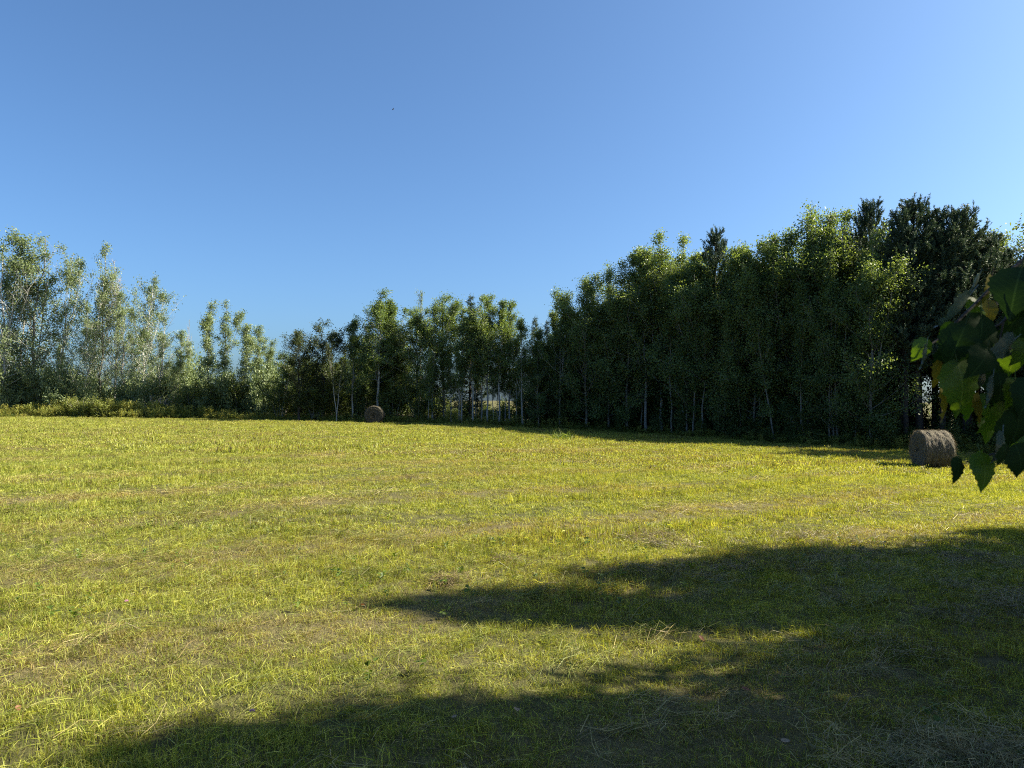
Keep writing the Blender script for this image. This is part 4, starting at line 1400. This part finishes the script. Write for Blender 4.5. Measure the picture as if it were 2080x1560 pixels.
# stem px,py ; tip px,py ; distance ; kind ; turn about the leaf's axis ; variant ; width factor
LV = [
    (1972, 600, 1906, 672, 1.10, 'pale', 55, 1, 0.95), (1994, 556, 1976, 594, 1.14, 'pale', 75, 1, 0.5), (2018, 562, 2000, 628, 1.16, 'yellow', 40, 0, 0.75),
    (2078, 545, 2052, 640, 1.10, 'dark', -40, 0, 1.3), (2095, 560, 2085, 650, 1.13, 'dark', 0, 2, 1.3), (1985, 608, 1985, 676, 1.17, 'green', 20, 0, 1.1),
    (2010, 610, 2012, 665, 1.22, 'yellow', -30, 0, 0.8), (1995, 642, 1988, 752, 1.08, 'dark', 15, 2, 1.15), (1962, 662, 1922, 755, 1.06, 'dark', -25, 0, 1.1),
    (2006, 708, 1985, 766, 1.02, 'dark', 5, 2, 1.25), (1884, 690, 1853, 735, 1.1, 'green', -15, 0, 1.0), (1884, 700, 1873, 752, 1.08, 'pale', 60, 1, 0.8),
    (1915, 738, 1898, 792, 1.12, 'yellow', 30, 1, 1.1), (1920, 775, 1918, 862, 1.1, 'yellow', 55, 1, 0.75), (1945, 735, 1962, 852, 1.07, 'green', 10, 0, 1.15),
    (1940, 690, 1958, 790, 1.12, 'dark', 0, 2, 1.2), (1998, 760, 1980, 808, 1.12, 'pale', 30, 2, 0.9), (2018, 765, 2006, 832, 1.05, 'pale', 65, 1, 0.6),
    (2030, 760, 2030, 845, 1.1, 'dark', 15, 0, 1.2), (1988, 800, 1994, 866, 1.14, 'yellow', 35, 1, 0.9), (2062, 690, 2012, 728, 1.04, 'pale', 25, 0, 0.95),
    (2068, 620, 2050, 690, 1.22, 'dark', 20, 0, 1.3), (2030, 615, 2002, 668, 1.26, 'buff', 30, 1, 0.9), (2062, 700, 2052, 768, 1.1, 'green', -20, 0, 1.2),
    (2085, 690, 2072, 745, 1.03, 'green', 10, 2, 1.2), (2062, 770, 2055, 835, 1.07, 'green', 15, 0, 1.2), (2090, 770, 2078, 850, 1.05, 'dark', -10, 0, 1.1),
    (2044, 825, 1998, 886, 1.1, 'green', 25, 0, 1.15), (2066, 828, 2066, 925, 1.06, 'dark', 5, 2, 1.15), (2036, 880, 2028, 942, 1.03, 'pale', 30, 0, 0.95),
    (2062, 905, 2078, 974, 1.04, 'dark', 10, 0, 1.35), (1990, 922, 2005, 1000, 1.03, 'green', 15, 0, 1.2), (1994, 915, 1972, 955, 1.1, 'green', 35, 1, 1.2),
    (1944, 930, 1943, 984, 1.05, 'dark', 15, 0, 0.95), (2035, 905, 2040, 952, 1.0, 'dark', 25, 2, 1.2), (2088, 870, 2082, 930, 1.1, 'green', 0, 0, 1.2),
    (1930, 655, 1912, 700, 1.15, 'green', 20, 0, 1.0), (2044, 560, 2030, 610, 1.2, 'green', 30, 1, 1.0), (2015, 690, 2020, 750, 1.16, 'green', 20, 0, 1.2),
    (2125, 560, 2120, 660, 1.1, 'dark', 0, 0, 1.2), (2120, 700, 2110, 790, 1.1, 'green', 20, 1, 1.2), (2125, 820, 2120, 920, 1.1, 'dark', 10, 2, 1.2), (2110, 900, 2100, 990, 1.08, 'green', 10, 0, 1.2),
    (1965, 700, 1960, 790, 1.2, 'dark', 10, 0, 1.2), (1940, 720, 1930, 800, 1.15, 'dark', 10, 0, 1.1), (2020, 730, 2022, 812, 1.2, 'dark', -10, 0, 1.2), (1990, 640, 1975, 730, 1.2, 'dark', 30, 2, 1.1), (2075, 640, 2072, 720, 1.25, 'dark', 0, 2, 1.3),
    (2040, 800, 2045, 880, 1.2, 'dark', 0, 0, 1.2), (2000, 850, 2010, 900, 1.2, 'green', 10, 0, 1.1), (2050, 850, 2040, 930, 1.16, 'dark', 20, 0, 1.2), (2085, 840, 2075, 920, 1.2, 'green', 0, 2, 1.2), (1975, 800, 1966, 860, 1.15, 'green', 20, 1, 1.2),
    (1975, 655, 1950, 720, 1.14, 'green', 20, 1, 1.2), (2052, 780, 2040, 850, 1.16, 'dark', 20, 2, 1.2), (2005, 800, 2016, 860, 1.18, 'green', -30, 0, 1.2),
]
org = Vector((tx, ty, base_z))
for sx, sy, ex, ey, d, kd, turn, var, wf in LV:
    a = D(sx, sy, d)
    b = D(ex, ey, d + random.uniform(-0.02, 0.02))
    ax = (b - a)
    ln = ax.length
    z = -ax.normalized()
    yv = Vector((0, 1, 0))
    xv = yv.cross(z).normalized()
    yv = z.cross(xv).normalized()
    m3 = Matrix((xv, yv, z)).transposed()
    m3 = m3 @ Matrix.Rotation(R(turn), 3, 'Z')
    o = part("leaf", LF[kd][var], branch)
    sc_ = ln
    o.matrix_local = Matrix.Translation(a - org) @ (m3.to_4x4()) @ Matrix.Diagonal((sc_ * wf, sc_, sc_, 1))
    if kd in ('yellow', 'pale', 'buff'):
        o['label'] = {'yellow': "yellowed leaf on the hanging branch", 'pale': "leaf turned to its pale underside", 'buff': "withered buff leaf on the hanging branch"}[kd]

# ------------------------------------------------------------------ small things in the near grass
FL = [(1418, 1302, 'rust', 0.055, "rust red fallen leaf in the lit strip between the near shadows"), (1503, 1410, 'rust', 0.055, "dull red fallen leaf in the shade below the lit strip"),
      (1588, 1512, 'buff', 0.05, "curled buff fallen leaf near the bottom edge"), (925, 1466, 'buff', 0.035, "small pale fallen leaf in the shade at bottom centre"),
      (1045, 1452, 'buff', 0.035, "small pinkish fallen leaf right of the pale one at bottom centre"), (735, 1238, 'rust', 0.05, "brown fallen leaf by the tip of the near shadow"),
      (47, 1442, 'rust', 0.035, "reddish fallen leaf in the sunlit grass at lower left"), (1702, 1335, 'rust', 0.04, "small red leaf in the sun fleck on the right"),
      (1770, 1440, 'buff', 0.04, "small pale leaf in the shade at lower right")]
for px, py, kd, s, lb in FL:
    Y = (EYE) * FPX / (py - HY)
    x, y = at(px, Y)
    Y = (EYE - Hs(x, y)) * FPX / (py - HY)
    x, y = at(px, Y)
    o = bpy.data.objects.new("fallen_leaf", LF[kd][random.randrange(3)])
    C.objects.link(o)
    o.location = (x, y, Hs(x, y) + 0.05)
    o.rotation_euler = (R(random.uniform(50, 80)), R(random.uniform(-20, 20)), random.uniform(0, 6.28))
    o.scale = (s * 1.1, s, s)
    tag(o, lb, "leaf", "leaves fallen on the near grass")

m, nt, out = mat("clover_pink")
pp = nt.nodes.new("ShaderNodeBsdfPrincipled")
gg = nt.nodes.new("ShaderNodeNewGeometry")
nt.links.new(ramp(nt, gg.outputs["Random Per Island"], [(0, (0.42, 0.16, 0.30)), (1, (0.65, 0.38, 0.52))]), pp.inputs["Base Color"])
nt.links.new(pp.outputs[0], out.inputs[0])
rg = np.random.default_rng(9)
dv = rg.normal(size=(70, 3))
dv[:, 2] = np.abs(dv[:, 2]) * 0.8 - 0.1
dv /= np.linalg.norm(dv, axis=1)[:, None]
v_, f_ = quads(dv * 0.009, np.full(70, 0.012), rg, 0.3, 0, dv * 3)
flower_me = mesh_np("clover_flower", v_, [f_], m)
for px, py, lb in [(517, 1503, "pink clover flower at the lower left edge of the near shadow"), (262, 1277, "small pale pink clover flower in the sunlit grass at left")]:
    Y = EYE * FPX / (py - HY)
    x, y = at(px, Y)
    o = empty("clover_flower", (x, y, Hs(x, y)))
    tag(o, lb, "flower")
    part("flower_head", flower_me, o, (0, 0, 0.10))
    tb = Tubes()
    tb.add(np.array([[0.01, 0, 0], [0.003, 0, 0.05], [0, 0, 0.10]]), [0.0014, 0.0012, 0.001], 4)
    part("stem", tb.mesh("clover_stem", M['weed']), o)

# bird high over the field
bm_, nt, out = mat("bird_dark")
pp = nt.nodes.new("ShaderNodeBsdfPrincipled")
pp.inputs["Base Color"].default_value = (0.03, 0.028, 0.025, 1)
nt.links.new(pp.outputs[0], out.inputs[0])
tb = Tubes()
tb.add(np.array([[-0.22, 0, 0], [-0.12, 0, 0.01], [0, 0, 0.0], [0.12, 0, 0.01], [0.2, 0, 0.02], [0.25, 0, 0.01]]), [0.004, 0.03, 0.05, 0.045, 0.03, 0.004], 8)
bird = bpy.data.objects.new("bird", tb.mesh("bird_body", bm_))
C.objects.link(bird)
bird.location = D(796, 217, 130)
bird.rotation_euler = (0, R(-5), R(25))
tag(bird, "small dark bird flying high above the centre of the field", "bird")
for s in (-1, 1):
    vv = np.array([[0.09, 0.03 * s, 0.02], [0.10, 0.26 * s, 0.10], [0.0, 0.55 * s, 0.06], [-0.06, 0.5 * s, 0.055], [-0.02, 0.26 * s, 0.08], [-0.08, 0.03 * s, 0.02]])
    vv2 = vv - np.array([0, 0, 0.012])
    allv = np.concatenate([vv, vv2])
    sides = np.array([[i, (i + 1) % 6, 6 + (i + 1) % 6, 6 + i] for i in range(6)])
    wme = mesh_np("wing", allv, [np.array([[0, 1, 2, 3, 4, 5]]), np.array([[11, 10, 9, 8, 7, 6]]), sides], bm_)
    part("wing", wme, bird)
